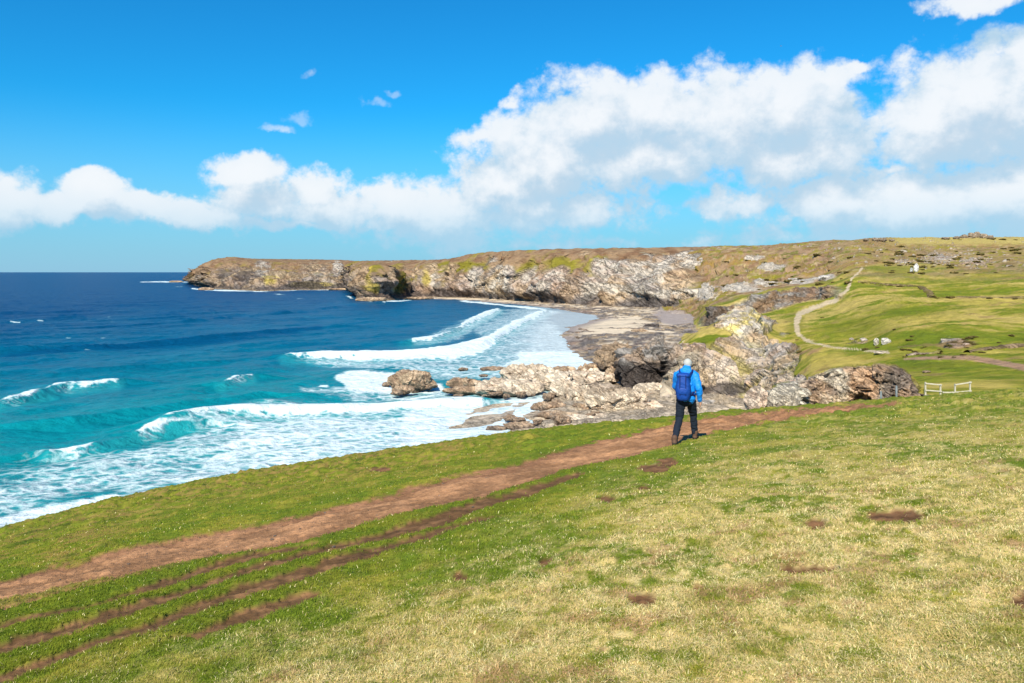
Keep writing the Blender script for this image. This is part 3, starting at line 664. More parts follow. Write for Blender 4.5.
    c = cl(g, hc, np.clip(he, 0, 1))
    c = cl(c, np.array((.42, .34, .11)), ss(py + 2 * v3, 246, 243) * ss(px, 880, 905) * .8)
    rc, a1, a2, a3 = rock_color(P, 8, 4)
    lw = ss(ell(px, py, 742, 322, 26, 20) + .4 * a1, 0, .4) * (d < 262)
    rc = cl(rc, RPALE * 1.1, lw * .75); rc = cl(rc, LICH * 1.25, lw * ss(a2 + a3, -.1, .6) * .7)
    rc = cl(rc, RTAN * 1.15, (d < 262) * ss(py, 340, 375) * ss(a1, -.3, .5) * .5)
    rc = cl(rc, OLIVE * .8, (d < 262) * ss(rr * -1.2 + .3 * a1, .1, .5) * .75)
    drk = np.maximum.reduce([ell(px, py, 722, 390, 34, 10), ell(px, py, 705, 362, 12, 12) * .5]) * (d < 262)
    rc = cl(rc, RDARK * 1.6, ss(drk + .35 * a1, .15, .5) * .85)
    rc = cl(rc, RPALE * 1.1, rw * .8)
    rc = cl(rc, cl(BROWN * 1.1, RGREY * .6, ss(a1, -.3, .5)), ridge * .7); rc = cl(rc, RDARK * 1.5, ridge * ss(px, 735, 712) * .7)
    rc = rc * np.where(d < 262, 1.42, 1.15)[..., None]
    c = cl(c, rc, rock)
    # cove sand where the ground is down at the beach
    c = cl(c, SANDP * .85, ss(px, 706, 694) * ss(py, 345, 352) * (d < 262))
    c = cl(c, SANDW * 1.15, ss(P0[..., 2], 1.6, .9) * (1 - rock))
    # footpaths
    path1 = [(862, 268, .8), (859, 272, .7), (852, 278, .8), (847, 290, 1.5), (834, 301, 2.2), (813, 308, 2.4), (799, 314, 2.6), (796, 324, 2.2), (798, 334, 1.6), (809, 342, 1.3), (831, 347, 1.1), (859, 349.5, 1.0), (888, 352.5, 1.3)]
    p2 = [(905, 359, 1.5), (941, 357.5, 3), (973, 358, 4), (1002, 363.5, 4.5), (1030, 368.5, 5), (1100, 380, 5)]
    dp, wp = pdist(px, py, path1, 1.3); m1 = ss(wp * 1.15 - dp + 1.3 * v3, -.5, .6) * (d < 520) * (1 - ss(d, 262, 263) * 0)
    dp2, wp2 = pdist(px, py, p2, 1.6); m2 = ss(wp2 - dp2 + 1.2 * v3, -.6, 1) * (d < 150)
    c = cl(c, np.array((.52, .42, .29)), m1 * .9 * (px > 780)); c = cl(c, np.array((.36, .22, .15)), m2 * .9)
    bd = np.maximum.reduce([ell(px, py, 955, 344, 26, 6), ell(px, py, 800, 352, 20, 4) * .4])
    c = cl(c, BROWN * 1.6, ss(bd + .5 * v3, .1, .5) * .7 * (d < 200))
    o = grid_mesh('hill', P, M_mid, np.clip(c, .005, .9), rock=rock); tag(o, kind='structure')
    return P
HILL = build_hill()

# ------------------------------------------------------------------ beach
def build_beach():
    cols = np.linspace(395, 860, 460); vv = np.concatenate([np.linspace(20, 62, 190, endpoint=False), np.linspace(62, 200, 130)])[::-1]
    px, v = np.meshgrid(cols, vv); d = H * F / v; py = HZ + v
    P = np.stack([(px - 512) / F * d, d, 0 * d], -1)
    W = [((x - 512) / F * sea_d(y), sea_d(y)) for x, y in SHORE]
    sd = np.where(inpoly(P[..., 0], P[..., 1], W), 1, -1) * pdist(P[..., 0], P[..., 1], W + [W[0]])[0]
    n = fbm(P / 9, 4, 61); n2 = fbm(P / 30, 3, 63)
    sd = sd + 1.2 * n + 2.5 * fbm(P / 40, 2, 66)
    z = np.clip(sd * .045, -3, .95) + .08
    reef = ss(.18 + n * .9 + n2 * .5 + ss(py, 326, 345) * .5 + ss(24 - pdist(px, py, [(560, 312), (640, 322), (700, 330)], 2)[0], 0, 16) * .6 - .9 * ss(ell(px, py, 612, 324.5, 46, 6), 0, .35) - .8 * ss(ell(px, py, 680, 318, 30, 10), 0, .4), .25, .65)
    reef = np.maximum(reef, ss(py, 385, 402) * .4)
    rel = rock_relief(P, 6, 22)
    z = z + reef * (.35 + .9 * rel) * ss(sd, -6, 4)
    P[..., 2] = z
    c = cl(SANDP, SAND, ss(n2 + n, -.4, .6)); c = cl(c, SANDW * 1.25, ss(ell(px, py, 680, 318, 34, 11), 0, .3))  # second mix paints the inlet's shade into the sand colour
    c = cl(SANDW * 1.1, c, ss(sd, 0, 12))
    rc, a, b_, c_ = rock_color(P, 7, 9); rc = cl(rc, RDARK * 2.6, ss(a + .5 * c_, -.5, .4) * .8)
    c = cl(c, rc, reef)
    c = cl(c, SANDP * .95, ss(py, 392, 404) * .6)
    tag(grid_mesh('beach', P, M_beach, np.clip(c, .01, .9), rock=reef), kind='structure')
    return P
BEACH = build_beach()

# ------------------------------------------------------------------ free-standing rocks
def rock_mesh(seed, size, sub=5, planes=16, rough=.10, cut=.78, feat=None, box=1.0):
    rg = np.random.default_rng(seed)
    bm = bmesh.new(); bmesh.ops.create_icosphere(bm, subdivisions=sub, radius=1)
    V = np.array([v.co[:] for v in bm.verts]); me = bpy.data.meshes.new('rock'); bm.to_mesh(me); bm.free()
    pl = rg.normal(size=(planes, 3)); pl[:, 2] *= .7; pl /= np.linalg.norm(pl, axis=1)[:, None]
    dist = rg.uniform(cut - .14, cut + .12, planes)
    r = np.ones(len(V))
    dt = V @ pl.T
    for k in range(planes):
        r = np.where(dt[:, k] > .05, np.minimum(r, dist[k] / np.maximum(dt[:, k], .05)), r)
    V = V * r[:, None]
    if box != 1: V = np.sign(V) * np.abs(V) ** box
    S = np.array(size) / 2; W = V * S
    f = feat or min(S) * .9
    rel = rock_relief(W + seed * 3.3, f, seed % 50); rel2 = fbm(W / (f * .35) + seed, 3, seed % 40)
    nn = V / np.linalg.norm(V, axis=1)[:, None]
    W = W + nn * (rough * min(S) * (rel * 2.3 + rel2 * .35))[:, None]
    me.vertices.foreach_set('co', W.astype(np.float32).ravel()); me.update()
    return me, W
def rock(name, loc, size, seed, mat, label, cat='rock', group=None, cfun=None, rot=0, tilt=(0, 0), **k):
    me, W = rock_mesh(seed, size, **k)
    o = link(name, me, mat, None, False); o.location = loc; o.rotation_euler = (tilt[0], tilt[1], rot)
    Wn = W + np.array(loc)
    c, n, n2, n3 = rock_color(Wn, max(size) * .25, seed % 20)
    zr = W[:, 2] / (size[2] / 2)
    nor = np.zeros(len(W) * 3, np.float32); me.vertices.foreach_get('normal', nor); nor = nor.reshape(-1, 3)
    if cfun: c = cfun(c, n, n2, n3, zr, nor, Wn)
    setcol(me, np.clip(c, .008, .9)); setf(me, 'rock', np.ones(len(W)))
    tag(o, label, cat, group); return o
def pale_shelf(c, n, n2, n3, z, nor, W):
    c = cl(np.array((.56, .45, .34)), np.array((.70, .60, .47)), ss(n, -.5, .6)); c = cl(c, RPINK * 1.1, ss(n2 + n3, .3, .9) * .4)
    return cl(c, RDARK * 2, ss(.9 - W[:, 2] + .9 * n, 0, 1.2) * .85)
def brown_reef(c, n, n2, n3, z, nor, W):
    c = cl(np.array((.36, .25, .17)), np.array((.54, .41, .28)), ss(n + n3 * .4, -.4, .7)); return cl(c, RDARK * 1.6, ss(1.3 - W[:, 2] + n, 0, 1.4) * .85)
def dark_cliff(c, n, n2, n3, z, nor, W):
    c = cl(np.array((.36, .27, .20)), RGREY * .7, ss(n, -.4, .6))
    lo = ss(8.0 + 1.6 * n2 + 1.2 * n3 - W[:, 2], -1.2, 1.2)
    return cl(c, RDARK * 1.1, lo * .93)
def seat(px, pyb, wpx, hpx, depth=1.0, z0=0.):
    """centre and size of a rock whose foot meets the sea or sand at (px, pyb)"""
    d = (H - z0) * F / (pyb - HZ); w = wpx * d / F; dp = w * depth; dc = d + dp * .42
    h = hpx * d / F * 1.12
    return (((px - 512) / F * dc), dc, z0 + h * .5 - h * .12), (w * 1.12, dp, h * 1.2)
def srock(px, pyb, w, h, seed, label, cf, depth=.7, name='rock', **k):
    loc, size = seat(px, pyb, w, h, depth); return rock(name, loc, size, seed, M_rock, label, cfun=cf, **k)
# the islet in the surf and its satellites
srock(410, 390.5, 40, 19, 23, 'tallest brown rock rising alone out of the surf', brown_reef, .8, 'sea_stack', sub=6, rough=.15, feat=3.5, box=.85)
srock(424, 389.5, 30, 9, 12, 'low brown rock leaning against the right side of the lone surf rock', brown_reef, .8, sub=5, rough=.14)
srock(405, 394, 24, 7, 13, 'small dark rock at the foot of the lone surf rock', brown_reef, .8, sub=5, rough=.14)
srock(386, 386.5, 9, 4, 14, 'tiny dark rock in the foam left of the lone surf rock', brown_reef, .8, sub=4)
srock(397, 395.5, 13, 4, 15, 'flat dark rock awash in front of the lone surf rock', brown_reef, .8, sub=4)
# the reef running out from the cove
rr2 = random.Random(9)
RE = [(466, 388, 36, 10, 'brown reef rock at the seaward end of the pale shelf', brown_reef), (464, 395, 40, 8, 'long flat brown rock in front of the reef tip', brown_reef), (494, 371.5, 26, 4, 'thin dark rock awash beyond the pale shelf', brown_reef),
      (523, 370, 16, 4, 'small dark rock in the white wash behind the shelf', brown_reef), (505, 397, 70, 17, 'long pale rounded rock in the middle of the shelf', pale_shelf), (545, 392, 60, 22, 'pale hump with a notched top on the shelf', pale_shelf),
      (528, 385, 55, 20, 'pale tilted slab at the back of the shelf', pale_shelf), (585, 388, 62, 18, 'smooth cream slab behind the round boulder', pale_shelf), (572, 399, 40, 20, 'pale rounded hump beside the rock pool', pale_shelf),
      (582, 403, 30, 18, 'round cream boulder at the edge of the rock pool', pale_shelf), (616, 414, 66, 30, 'broad grey boulder with a dark cap in front of the black cliff', lambda c, n, n2, n3, z, nor, W: cl(pale_shelf(c, n, n2, n3, z, nor, W), np.array((.24, .18, .13)), ss(W[:, 2] + 1.5 * n, 4, 5.5) * .8)),
      (588, 377, 24, 13, 'dark knobbly rock next to the black cliff', brown_reef), (562, 375, 30, 8, 'low brown rock along the back of the shelf', brown_reef),
      (652, 398, 44, 14, 'pale sandy slab below the black cliff', pale_shelf), (640, 415, 50, 12, 'pale flat slab close under the meadow rim', pale_shelf), (700, 409, 40, 9, 'grey flat slab on the sand right of the walker', lambda c, n, n2, n3, z, nor, W: cl(RGREY * .8, RGREY * 1.1, ss(n, -.4, .4))),
      (548, 411, 34, 8, 'brown weedy rock in front of the rock pool', brown_reef), (556, 420, 44, 8, 'brown rock nearest the surf below the meadow', brown_reef), (520, 430, 32, 7, 'dark reef rock poking out above the meadow rim', brown_reef),
      (497, 431, 24, 4, 'flat dark rock in the foam next to the meadow rim', brown_reef), (575, 424, 50, 7, 'tan slab just over the meadow rim', pale_shelf), (590, 412, 34, 8, 'brown weed covered rock left of the broad boulder', brown_reef), (610, 420, 40, 5, 'low tan ledge at the foot of the broad boulder', pale_shelf)]
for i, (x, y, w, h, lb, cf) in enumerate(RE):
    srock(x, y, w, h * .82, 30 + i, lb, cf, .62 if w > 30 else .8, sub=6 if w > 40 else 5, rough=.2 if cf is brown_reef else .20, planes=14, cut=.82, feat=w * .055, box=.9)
pr = None
for k in range(38):
    t_ = rr2.random(); x, y = [(445 + 110 * t_, 397 + rr2.uniform(-1, 4)), (548 + 60 * t_, 403 + rr2.uniform(-2, 18)), (505 + 60 * t_, 424 + rr2.uniform(-3, 5)), (450 + 130 * t_, 374 + rr2.uniform(-2, 5)), (600 + 60 * t_, 396 + rr2.uniform(-2, 8))][k % 5]
    if pr is None: pr = srock(x, y, 8, 4, 77, 'low brown weedy rock among others fringing the pale shelf', brown_reef, .8, name='reef_rock', sub=4, rough=.2, box=.85); tag(pr, group='low weedy rocks round the pale shelf'); o = pr
    else: o = pr.copy(); C.objects.link(o)
    d = sea_d(y); q = rr2.uniform(.5, 1.7); o.location = ((x - 512) / F * d, d, .45 + .3 * q); o.scale = (q * 1.2, q, q * rr2.uniform(.5, 1.1)); o.rotation_euler.z = rr2.uniform(0, 6.28)
# low ledges at the foot of the far cliffs
for i, (x, y, w, h, lb) in enumerate([(207, 290.2, 16, 2.4, 'low dark ledge in the surf at the tip of the far headland'), (176, 282.4, 14, 1.6, 'farthest dark skerry beyond the tip of the headland'), (372, 301.6, 30, 3.5, 'tan wave washed ledge at the foot of the yellow flecked spur'), (420, 299.8, 30, 2.6, 'long tan ledge between the yellow flecked spur and the bay head'), (340, 290.4, 26, 1.8, 'thin brown ledge just left of the yellow flecked spur')]):
    srock(x, y, w, h, 60 + i * 3, lb, brown_reef, .5, name='rock_ledge', sub=5, rough=.2, box=.8)
# the black cliff that closes the cove on this side
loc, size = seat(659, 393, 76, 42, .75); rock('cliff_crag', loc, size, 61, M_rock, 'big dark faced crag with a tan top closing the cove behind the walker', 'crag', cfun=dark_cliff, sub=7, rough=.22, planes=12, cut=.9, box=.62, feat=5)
loc, size = seat(617, 380, 40, 33, .8); rock('cliff_crag', loc, size, 62, M_rock, 'brown overhanging crag joined to the left of the dark faced crag', 'crag', cfun=lambda c, n, n2, n3, z, nor, W: cl(np.array((.34, .25, .17)), RDARK * 1.5, ss(4.0 + 2 * n - W[:, 2], -1, 1.5) * .8), sub=6, rough=.22, box=.75, feat=4, tilt=(0, R(-10)))
loc, size = seat(611, 386, 18, 20, .8); rock('rock', loc, size, 63, M_rock, 'upright brown slab leaning in the cleft of the overhanging crag', cfun=brown_reef, sub=5, rough=.12, tilt=(0, R(25)))
# rocks on the sand
BR = [(651, 329, 16, 5), (674, 329.5, 9, 3), (640, 334, 20, 5), (628, 339, 14, 3)]
LB = ['largest dark boulder on the far sand', 'small dark boulder right of the largest on the far sand', 'low tan rock in front of the largest dark boulder', 'low brown rock at the near edge of the far sand']
for i, (x, y, w, h) in enumerate(BR):
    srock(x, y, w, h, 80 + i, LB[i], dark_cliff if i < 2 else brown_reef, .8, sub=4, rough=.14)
proto = None
rr_ = random.Random(5)
for i in range(46):
    x = rr_.uniform(572, 640); y = rr_.uniform(330, 356)
    if x < 566 + (y - 330) * 1.1: continue
    s = rr_.uniform(3, 9); d = sea_d(y); z = .35
    if proto is None:
        proto = srock(x, y, 6, 2, 95, 'dark knobbly stone among many on the rocky sand of the cove', brown_reef, .8, name='stone', sub=3, rough=.12); tag(proto, group='dark stones on the cove sand'); o = proto
    else:
        o = proto.copy(); C.objects.link(o)
    k = s / 6 * d / sea_d(340); o.location = ((x - 512) / F * d, d, z + .2); o.scale = (k, k, k * rr_.uniform(.5, .9)); o.rotation_euler.z = rr_.uniform(0, 6.28)

# ------------------------------------------------------------------ the crag beside the footpath
def crag():
    # a heightfield of steep, jointed rock: top line and foot line as seen, 6-9 m thick
    top = [(742, 408), (746, 393), (755, 389), (766, 390), (769, 396), (771, 388), (778, 383), (790, 381), (806, 379), (812, 375), (825, 370), (840, 366.5), (862, 364.5), (880, 363), (896, 363.5), (906, 369), (916, 378), (923, 389), (926, 400)]
    cols = np.linspace(770, 926, 420); tx = [a for a, b in top]; ty = [b for a, b in top]
    nr = 150; t = np.linspace(0, 1, nr)
    PX, Tt = np.meshgrid(cols, t)
    d0 = np.interp(PX, [742, 800, 860, 926], [50, 55, 58, 55]); tp = np.interp(PX, tx, ty)
    zt = H - (tp - HZ) / F * (d0 + 3.0)
    zb = H - (416 - HZ) / F * d0 - 1.2
    # profile: foot -> steep face -> rounded top -> back
    up = np.interp(Tt, [0, .62, .72, .80, 1], [0, .90, .985, 1, -.1]); fw = np.interp(Tt, [0, .62, .72, .80, 1], [0, 1.7, 2.3, 3.0, 7.5])
    D = d0 + fw; Z = zb + (zt - zb) * up
    P = np.stack([(PX - 512) / F * D, D, Z], -1)
    N = gnormal(P); N[..., 2] *= .35
    # sloping joints
    q = P @ np.array([[.82, 0, -.57], [0, 1, 0], [.57, 0, .82]]).T
    f1, f2, idn = worley(q * np.array((.75, .6, .32)) + fbm(P * .6, 2, 3)[..., None] * .35, 4)
    g1, g2, id2 = worley(q * np.array((2.0, 1.2, .9)) + 7 + fbm(P * 1.5, 2, 9)[..., None] * .3, 8)
    rel = 2.1 * rock_relief(P, 2.6, 31) + .7 * rock_relief(P, .9, 33) + .10 * fbm(P * 2.2, 4, 6) + (idn - .5) * .7
    edge = ss(np.minimum(Tt, 1 - Tt), 0, .08)
    topk = 1 - .75 * ss(Tt, .60, .76)
    P = P + N * (rel * edge * topk)[..., None]
    px, py = proj(P)
    n = fbm(P / 1.6, 4, 8); n2 = fbm(P / 4.5, 2, 2)
    c = cl(np.array((.36, .25, .17)), np.array((.50, .40, .29)), ss(n + idn - .5, -.4, .5))
    c = cl(c, np.array((.46, .44, .38)), ss(812 - px + 12 * n, -10, 20) * .85)
    c = cl(c, np.array((.40, .25, .15)), ss(ell(px, py, 862, 388, 18, 24) + .3 * n, 0, .3) * .75)
    c = cl(c, np.array((.55, .51, .42)), ss(ell(px, py, 838, 382, 16, 18) + .4 * n, 0, .4) * .6)
    c = cl(c, RDARK * 1.4, ss(px + 7 * n + (py-385)*.3, 876, 892) * ss(n + .5 * idn, -.5, .2) * .8)  # shade on the right end, painted into the rock colour
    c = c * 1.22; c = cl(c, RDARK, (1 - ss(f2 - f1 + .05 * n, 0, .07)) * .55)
    c = cl(c, OLIVE, ss(Tt, .70, .78) * ss(n2 + n, -.7, .2) * .9)
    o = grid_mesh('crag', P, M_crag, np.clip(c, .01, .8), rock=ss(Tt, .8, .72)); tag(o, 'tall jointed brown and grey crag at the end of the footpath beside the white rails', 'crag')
crag()
def crag_c(c, n, n2, n3, z, nor, W): return cl(np.array((.46, .35, .27)), np.array((.60, .50, .40)), ss(n, -.4, .5))
rock('boulder', ((757 - 512) / F * 52, 52, H - (404 - HZ) / F * 52), (1.75, 1.6, 2.3), 102, M_crag, 'squat pinkish boulder at the left end of the crag', 'boulder', cfun=crag_c, sub=6, rough=.05, planes=12, cut=.72)
rock('boulder', ((783 - 512) / F * 51.5, 51.5, H - (405 - HZ) / F * 51.5), (2.3, 1.5, 2.8), 105, M_crag, 'pale grey block leaning on the crag beside the pinkish boulder', 'boulder', cfun=lambda c, n, n2, n3, z, nor, W: cl(np.array((.42, .38, .31)), np.array((.56, .50, .40)), ss(n, -.4, .5)), sub=6, rough=.06, planes=12, cut=.74)

# ------------------------------------------------------------------ loose stones on the hill
def stone_on(P, px, py, w, h, seed, label, col, group=None, name='boulder', sink=.25):
    p = surf_at(P, px, py); s = p[1] / F; hh = h * s
    return rock(name, (p[0], p[1] + w * s * .3, p[2] + hh * (.5 - sink)), (w * s, w * s * .7, hh), seed, M_rock, label, 'boulder', group,
                cfun=lambda c, n, n2, n3, z, nor, W: cl(np.array(col) * .8, np.array(col) * 1.1, ss(n, -.5, .5)), sub=4, rough=.10, cut=.78)
stone_on(HILL, 888, 344, 11, 9, 121, 'largest white boulder on the green slope below the stone bank', (.62, .58, .52))
stone_on(HILL, 877, 345, 6, 9, 122, 'narrow white stone left of the largest white boulder', (.60, .55, .46))
stone_on(HILL, 865, 341, 9, 4, 123, 'low grey stone half sunk in turf left of the white stones', (.50, .44, .38))
stone_on(HILL, 852, 340, 6, 3, 124, 'small grey stone leftmost of the stones on the green slope', (.48, .42, .36))
stone_on(HILL, 882, 354, 14, 3, 125, 'flat pale slab lying on the footpath end', (.56, .48, .38))
stone_on(HILL, 945, 341, 7, 3.5, 126, 'pale stone at the left edge of the bare brown scar', (.55, .48, .42))
stone_on(HILL, 968, 345, 9, 3, 127, 'low pinkish stone at the right of the bare brown scar', (.45, .34, .27))
stone_on(HILL, 928, 373, 9, 3, 128, 'thin tan slab in the grass above the white rails', (.44, .33, .22))
stone_on(HILL, 826, 279, 14, 6, 129, 'white rock shelf jutting over the shadow at the path top', (.66, .62, .58))
stone_on(HILL, 904, 252.5, 8, 4, 130, 'pale outcrop on the heath left of the far tor', (.48, .42, .34))
stone_on(HILL, 917, 272, 5.5, 10, 131, 'upright white block standing alone on the distant hillside', (.74, .72, .70), name='standing_stone', sink=.1)
stone_on(HILL, 912.5, 272, 3.5, 6, 132, 'short grey stone touching the upright white block', (.48, .50, .50))
tor_g = 'rocks of the skyline tor'
pr = None
for (px, py, w, h) in [(962, 237.5, 9, 4), (969, 237, 8, 5.5), (974, 237, 7, 6.5), (981, 237.5, 8, 5), (988, 238, 7, 3.5), (954, 238, 7, 2.5), (943, 238.4, 8, 2), (864, 240, 7, 2.5), (873, 240, 8, 3), (881, 240.3, 9, 3), (889, 240.5, 6, 2)]:
    p = surf_at(HILL, px, py + .6); s = p[1] / F
    if pr is None:
        pr = rock('tor_rock', (0, 0, 0), (1, 1, 1), 140, M_rock, 'brown weathered rock of the tors along the skyline', 'rock', tor_g, cfun=lambda c, n, n2, n3, z, nor, W: cl(np.array((.22, .17, .12)), np.array((.36, .29, .22)), ss(n, -.4, .4)), sub=4, rough=.1); o = pr
    else: o = pr.copy(); C.objects.link(o)
    o.location = (p[0], p[1] - 4, p[2] + h * s * .35); o.scale = (w * s, w * s, h * s * 1.3); o.rotation_euler.z = random.uniform(0, 6)
pr = None
for k in range(40):
    px = random.choice([random.gauss(945, 14), random.gauss(975, 24), random.uniform(860, 1030), random.uniform(800, 900)]); py = random.uniform(248, 266)
    p = surf_at(HILL, px, py); s = p[1] / F; w = random.uniform(1.5, 4); h = w * random.uniform(.5, .8)
    if pr is None:
        pr = rock('boulder', (0, 0, 0), (1, 1, 1), 150, M_rock, 'pale boulder scattered with others over the brown heath below the skyline', 'boulder', 'boulders on the heath', cfun=lambda c, n, n2, n3, z, nor, W: cl(np.array((.42, .34, .26)), np.array((.60, .52, .43)), ss(n, -.4, .4)), sub=3, rough=.1); o = pr
    else: o = pr.copy(); C.objects.link(o)
    o.location = (p[0], p[1], p[2] + h * s * .2); o.scale = (w * s, w * s, h * s); o.rotation_euler.z = random.uniform(0, 6)
pr = None; rs = random.Random(21)
SCRUB = [(863, 283), (880, 285.5), (900, 287), (921, 288), (931, 294), (934, 298), (950, 298), (990, 298.5), (1015, 299), (905, 357), (918, 355), (940, 354), (975, 352), (990, 350), (1010, 348), (800, 352), (797, 340), (822, 318), (930, 262), (900, 266), (960, 240), (945, 239.5), (993, 239.5), (1003, 239.8), (1016, 240)]
for k in range(150):
    if k < len(SCRUB): px, py = SCRUB[k]
    else: px = rs.choice([rs.uniform(720, 1040), rs.gauss(930, 40)]); py = rs.choice([rs.uniform(247, 268), rs.uniform(250, 275), rs.gauss(345, 6)]) if px > 850 else rs.uniform(250, 290)
    p = surf_at(HILL, px, py); s_ = p[1] / F; w = rs.uniform(2.5, 7); h = w * rs.uniform(.22, .42)
    if pr is None:
        pr = rock('scrub_bush', (0, 0, 0), (1, 1, 1), 160, M_mid, 'low dark scrub bush hugging the hillside among many others', 'bush', 'scrub on the hillside', cfun=lambda c, n, n2, n3, z, nor, W: cl(np.array((.075, .085, .02)), np.array((.19, .125, .05)), ss(n, -.4, .4)), sub=4, rough=.5, feat=.25); o = pr
        me_ = o.data; me_.attributes['rock'].data.foreach_set('value', np.zeros(len(me_.vertices), np.float32))
    else: o = pr.copy(); C.objects.link(o)
    o.location = (p[0], p[1], p[2] + h * s_ * .1); o.scale = (w * s_, w * s_, h * s_); o.rotation_euler.z = rs.uniform(0, 6)
# low walls and banks
def wall(px_py, hm, wid, label, seed, col):
    pts = [surf_at(HILL, a, b) for a, b in px_py]; pts = np.array(pts)
    L = np.concatenate([[0], np.cumsum(np.linalg.norm(np.diff(pts, axis=0), axis=1))]); n = int(L[-1] / .8) + 2
    s = np.linspace(0, L[-1], n); c = np.stack([np.interp(s, L, pts[:, k]) for k in range(3)], 1)
    c[:, 1] += .8 * fbm(c / 12, 3, seed); tn = np.gradient(c, axis=0); nr = np.stack([-tn[:, 1], tn[:, 0], 0 * s], 1); nr /= np.linalg.norm(nr, axis=1)[:, None]
    prof = [(-1, -.5), (-.85, .3), (-.6, .8), (-.2, 1), (.2, 1), (.6, .8), (.85, .3), (1, -.5)]
    P = np.stack([c + nr * (a * wid / 2) + np.array((0, 0, 1)) * (b * hm) for a, b in prof], 1)
    P = P + .5 * hm * np.stack([fbm(P / 1.3, 4, seed + k) for k in range(3)], -1); P[..., 2] += (hm * .45 * fbm(c / 7, 2, seed + 4) * ss(np.arange(n), 0, 8) )[:, None] - hm * .1
    n_ = fbm(P / 1.2, 3, seed); cc = cl(np.array(col) * .6, np.array(col) * 1.2, ss(n_, -.5, .5)); cc = cl(cc, OLIVE * .8, ss(fbm(P / 5, 2, seed + 9), 0, .4) * .7)
    o = grid_mesh('stone_wall', P, M_rock, cc, rock=np.ones(P.shape[:2])); tag(o, label, 'wall')
wall([(858, 282), (872, 283), (888, 284.5), (905, 286), (921, 287), (927, 291), (933, 297.5)], 0.6, 3.0, 'brown stone bank bending across the upper green field', 3, (.24, .18, .09))
wall([(934, 298), (944, 298), (975, 297), (1005, 298), (1060, 297)], .4, 2.4, 'faint low bank running right from the corner of the bent bank', 5, (.24, .19, .09))
wall([(905, 356), (915, 354.5), (928, 354), (942, 353.5)], .4, 1.0, 'rubble wall of grey stones above the pink track', 7, (.36, .28, .22))
wall([(968, 353), (985, 350.5), (1005, 348), (1060, 343)], .4, 1.3, 'brown stone bank running off right above the pink track', 9, (.22, .16, .10))

# ------------------------------------------------------------------ white rails and posts by the crag
WOOD = simple_mat('weathered_white_wood', (.48, .45, .35), .8, 9, .4)
POST = simple_mat('blue_grey_post_paint', (.15, .18, .19), .6, 8, .25)
def beam(name, a, b, w, h, mat, parent, bev=.008):
    a, b = Vector(a), Vector(b); L = (b - a).length
    bm = bmesh.new(); bmesh.ops.create_cube(bm, size=1); bmesh.ops.scale(bm, vec=(w, h, L), verts=bm.verts)
    bmesh.ops.bevel(bm, geom=bm.edges[:], offset=bev, segments=2, affect='EDGES')
    me = bpy.data.meshes.new(name); bm.to_mesh(me); bm.free()
    o = link(name, me, mat, parent, False); q = (b - a).to_track_quat('Z', 'Y')
    o.rotation_euler = q.to_euler(); o.location = (a + b) / 2 - (parent.location if parent else Vector()); return o
def rails():
    def hp(px, py, d=50.): return Vector(((px - 512) / F * d, d, H - (py - HZ) / F * d))
    def fence(name, posts, rl, label, cat):
        e = bpy.data.objects.new(name, None); C.objects.link(e); e.location = hp(posts[0][0], posts[0][2]); tag(e, label, cat)
        for px, y0, y1 in posts: beam('post', hp(px, y1 + 6), hp(px, y0), .085, .085, WOOD, e)
        for a in rl:
            p, q = hp(a[0], a[1]), hp(a[2], a[3]); p.y -= .09; q.y -= .09
            beam('rail', p, q, .045, .08, WOOD, e)
    fence('rail_fence', [(925.4, 382, 396), (940.4, 384, 395.5)], [(924.6, 383.2, 941.2, 384.8), (924.6, 390, 941.2, 391.2)], 'two rail white wooden barrier next to the crag', 'fence')
    fence('rail_fence', [(955, 383.8, 393.5), (970, 381.5, 392.5)], [(954.2, 384.6, 970.8, 382.0), (954.2, 392.2, 970.8, 390.6)], 'two rail white wooden barrier farther from the crag', 'fence')
    fence('low_rail', [(943.2, 391.6, 394), (952.8, 391.6, 394)], [(942, 392.2, 954, 392.3)], 'low white rail between the two white barriers', 'rail')
    for px, y0, y1, lb in ((896.5, 386.5, 400, 'taller blue grey post standing before the dark end of the crag'), (881, 392, 402, 'short grey post before the brown face of the crag')):
        d = 47.; bm = bmesh.new(); bmesh.ops.create_cone(bm, cap_ends=True, segments=14, radius1=.06, radius2=.055, depth=(y1 - y0 + 6) / F * d); 
        bmesh.ops.create_uvsphere(bm, u_segments=14, v_segments=7, radius=.057, matrix=Matrix.Translation((0, 0, (y1 - y0 + 6) / F * d / 2)))
        me = bpy.data.meshes.new('post'); bm.to_mesh(me); bm.free(); o = link('marker_post', me, POST); o.location = hp(px, (y0 + y1 + 6) / 2, d); tag(o, lb, 'post')
rails()

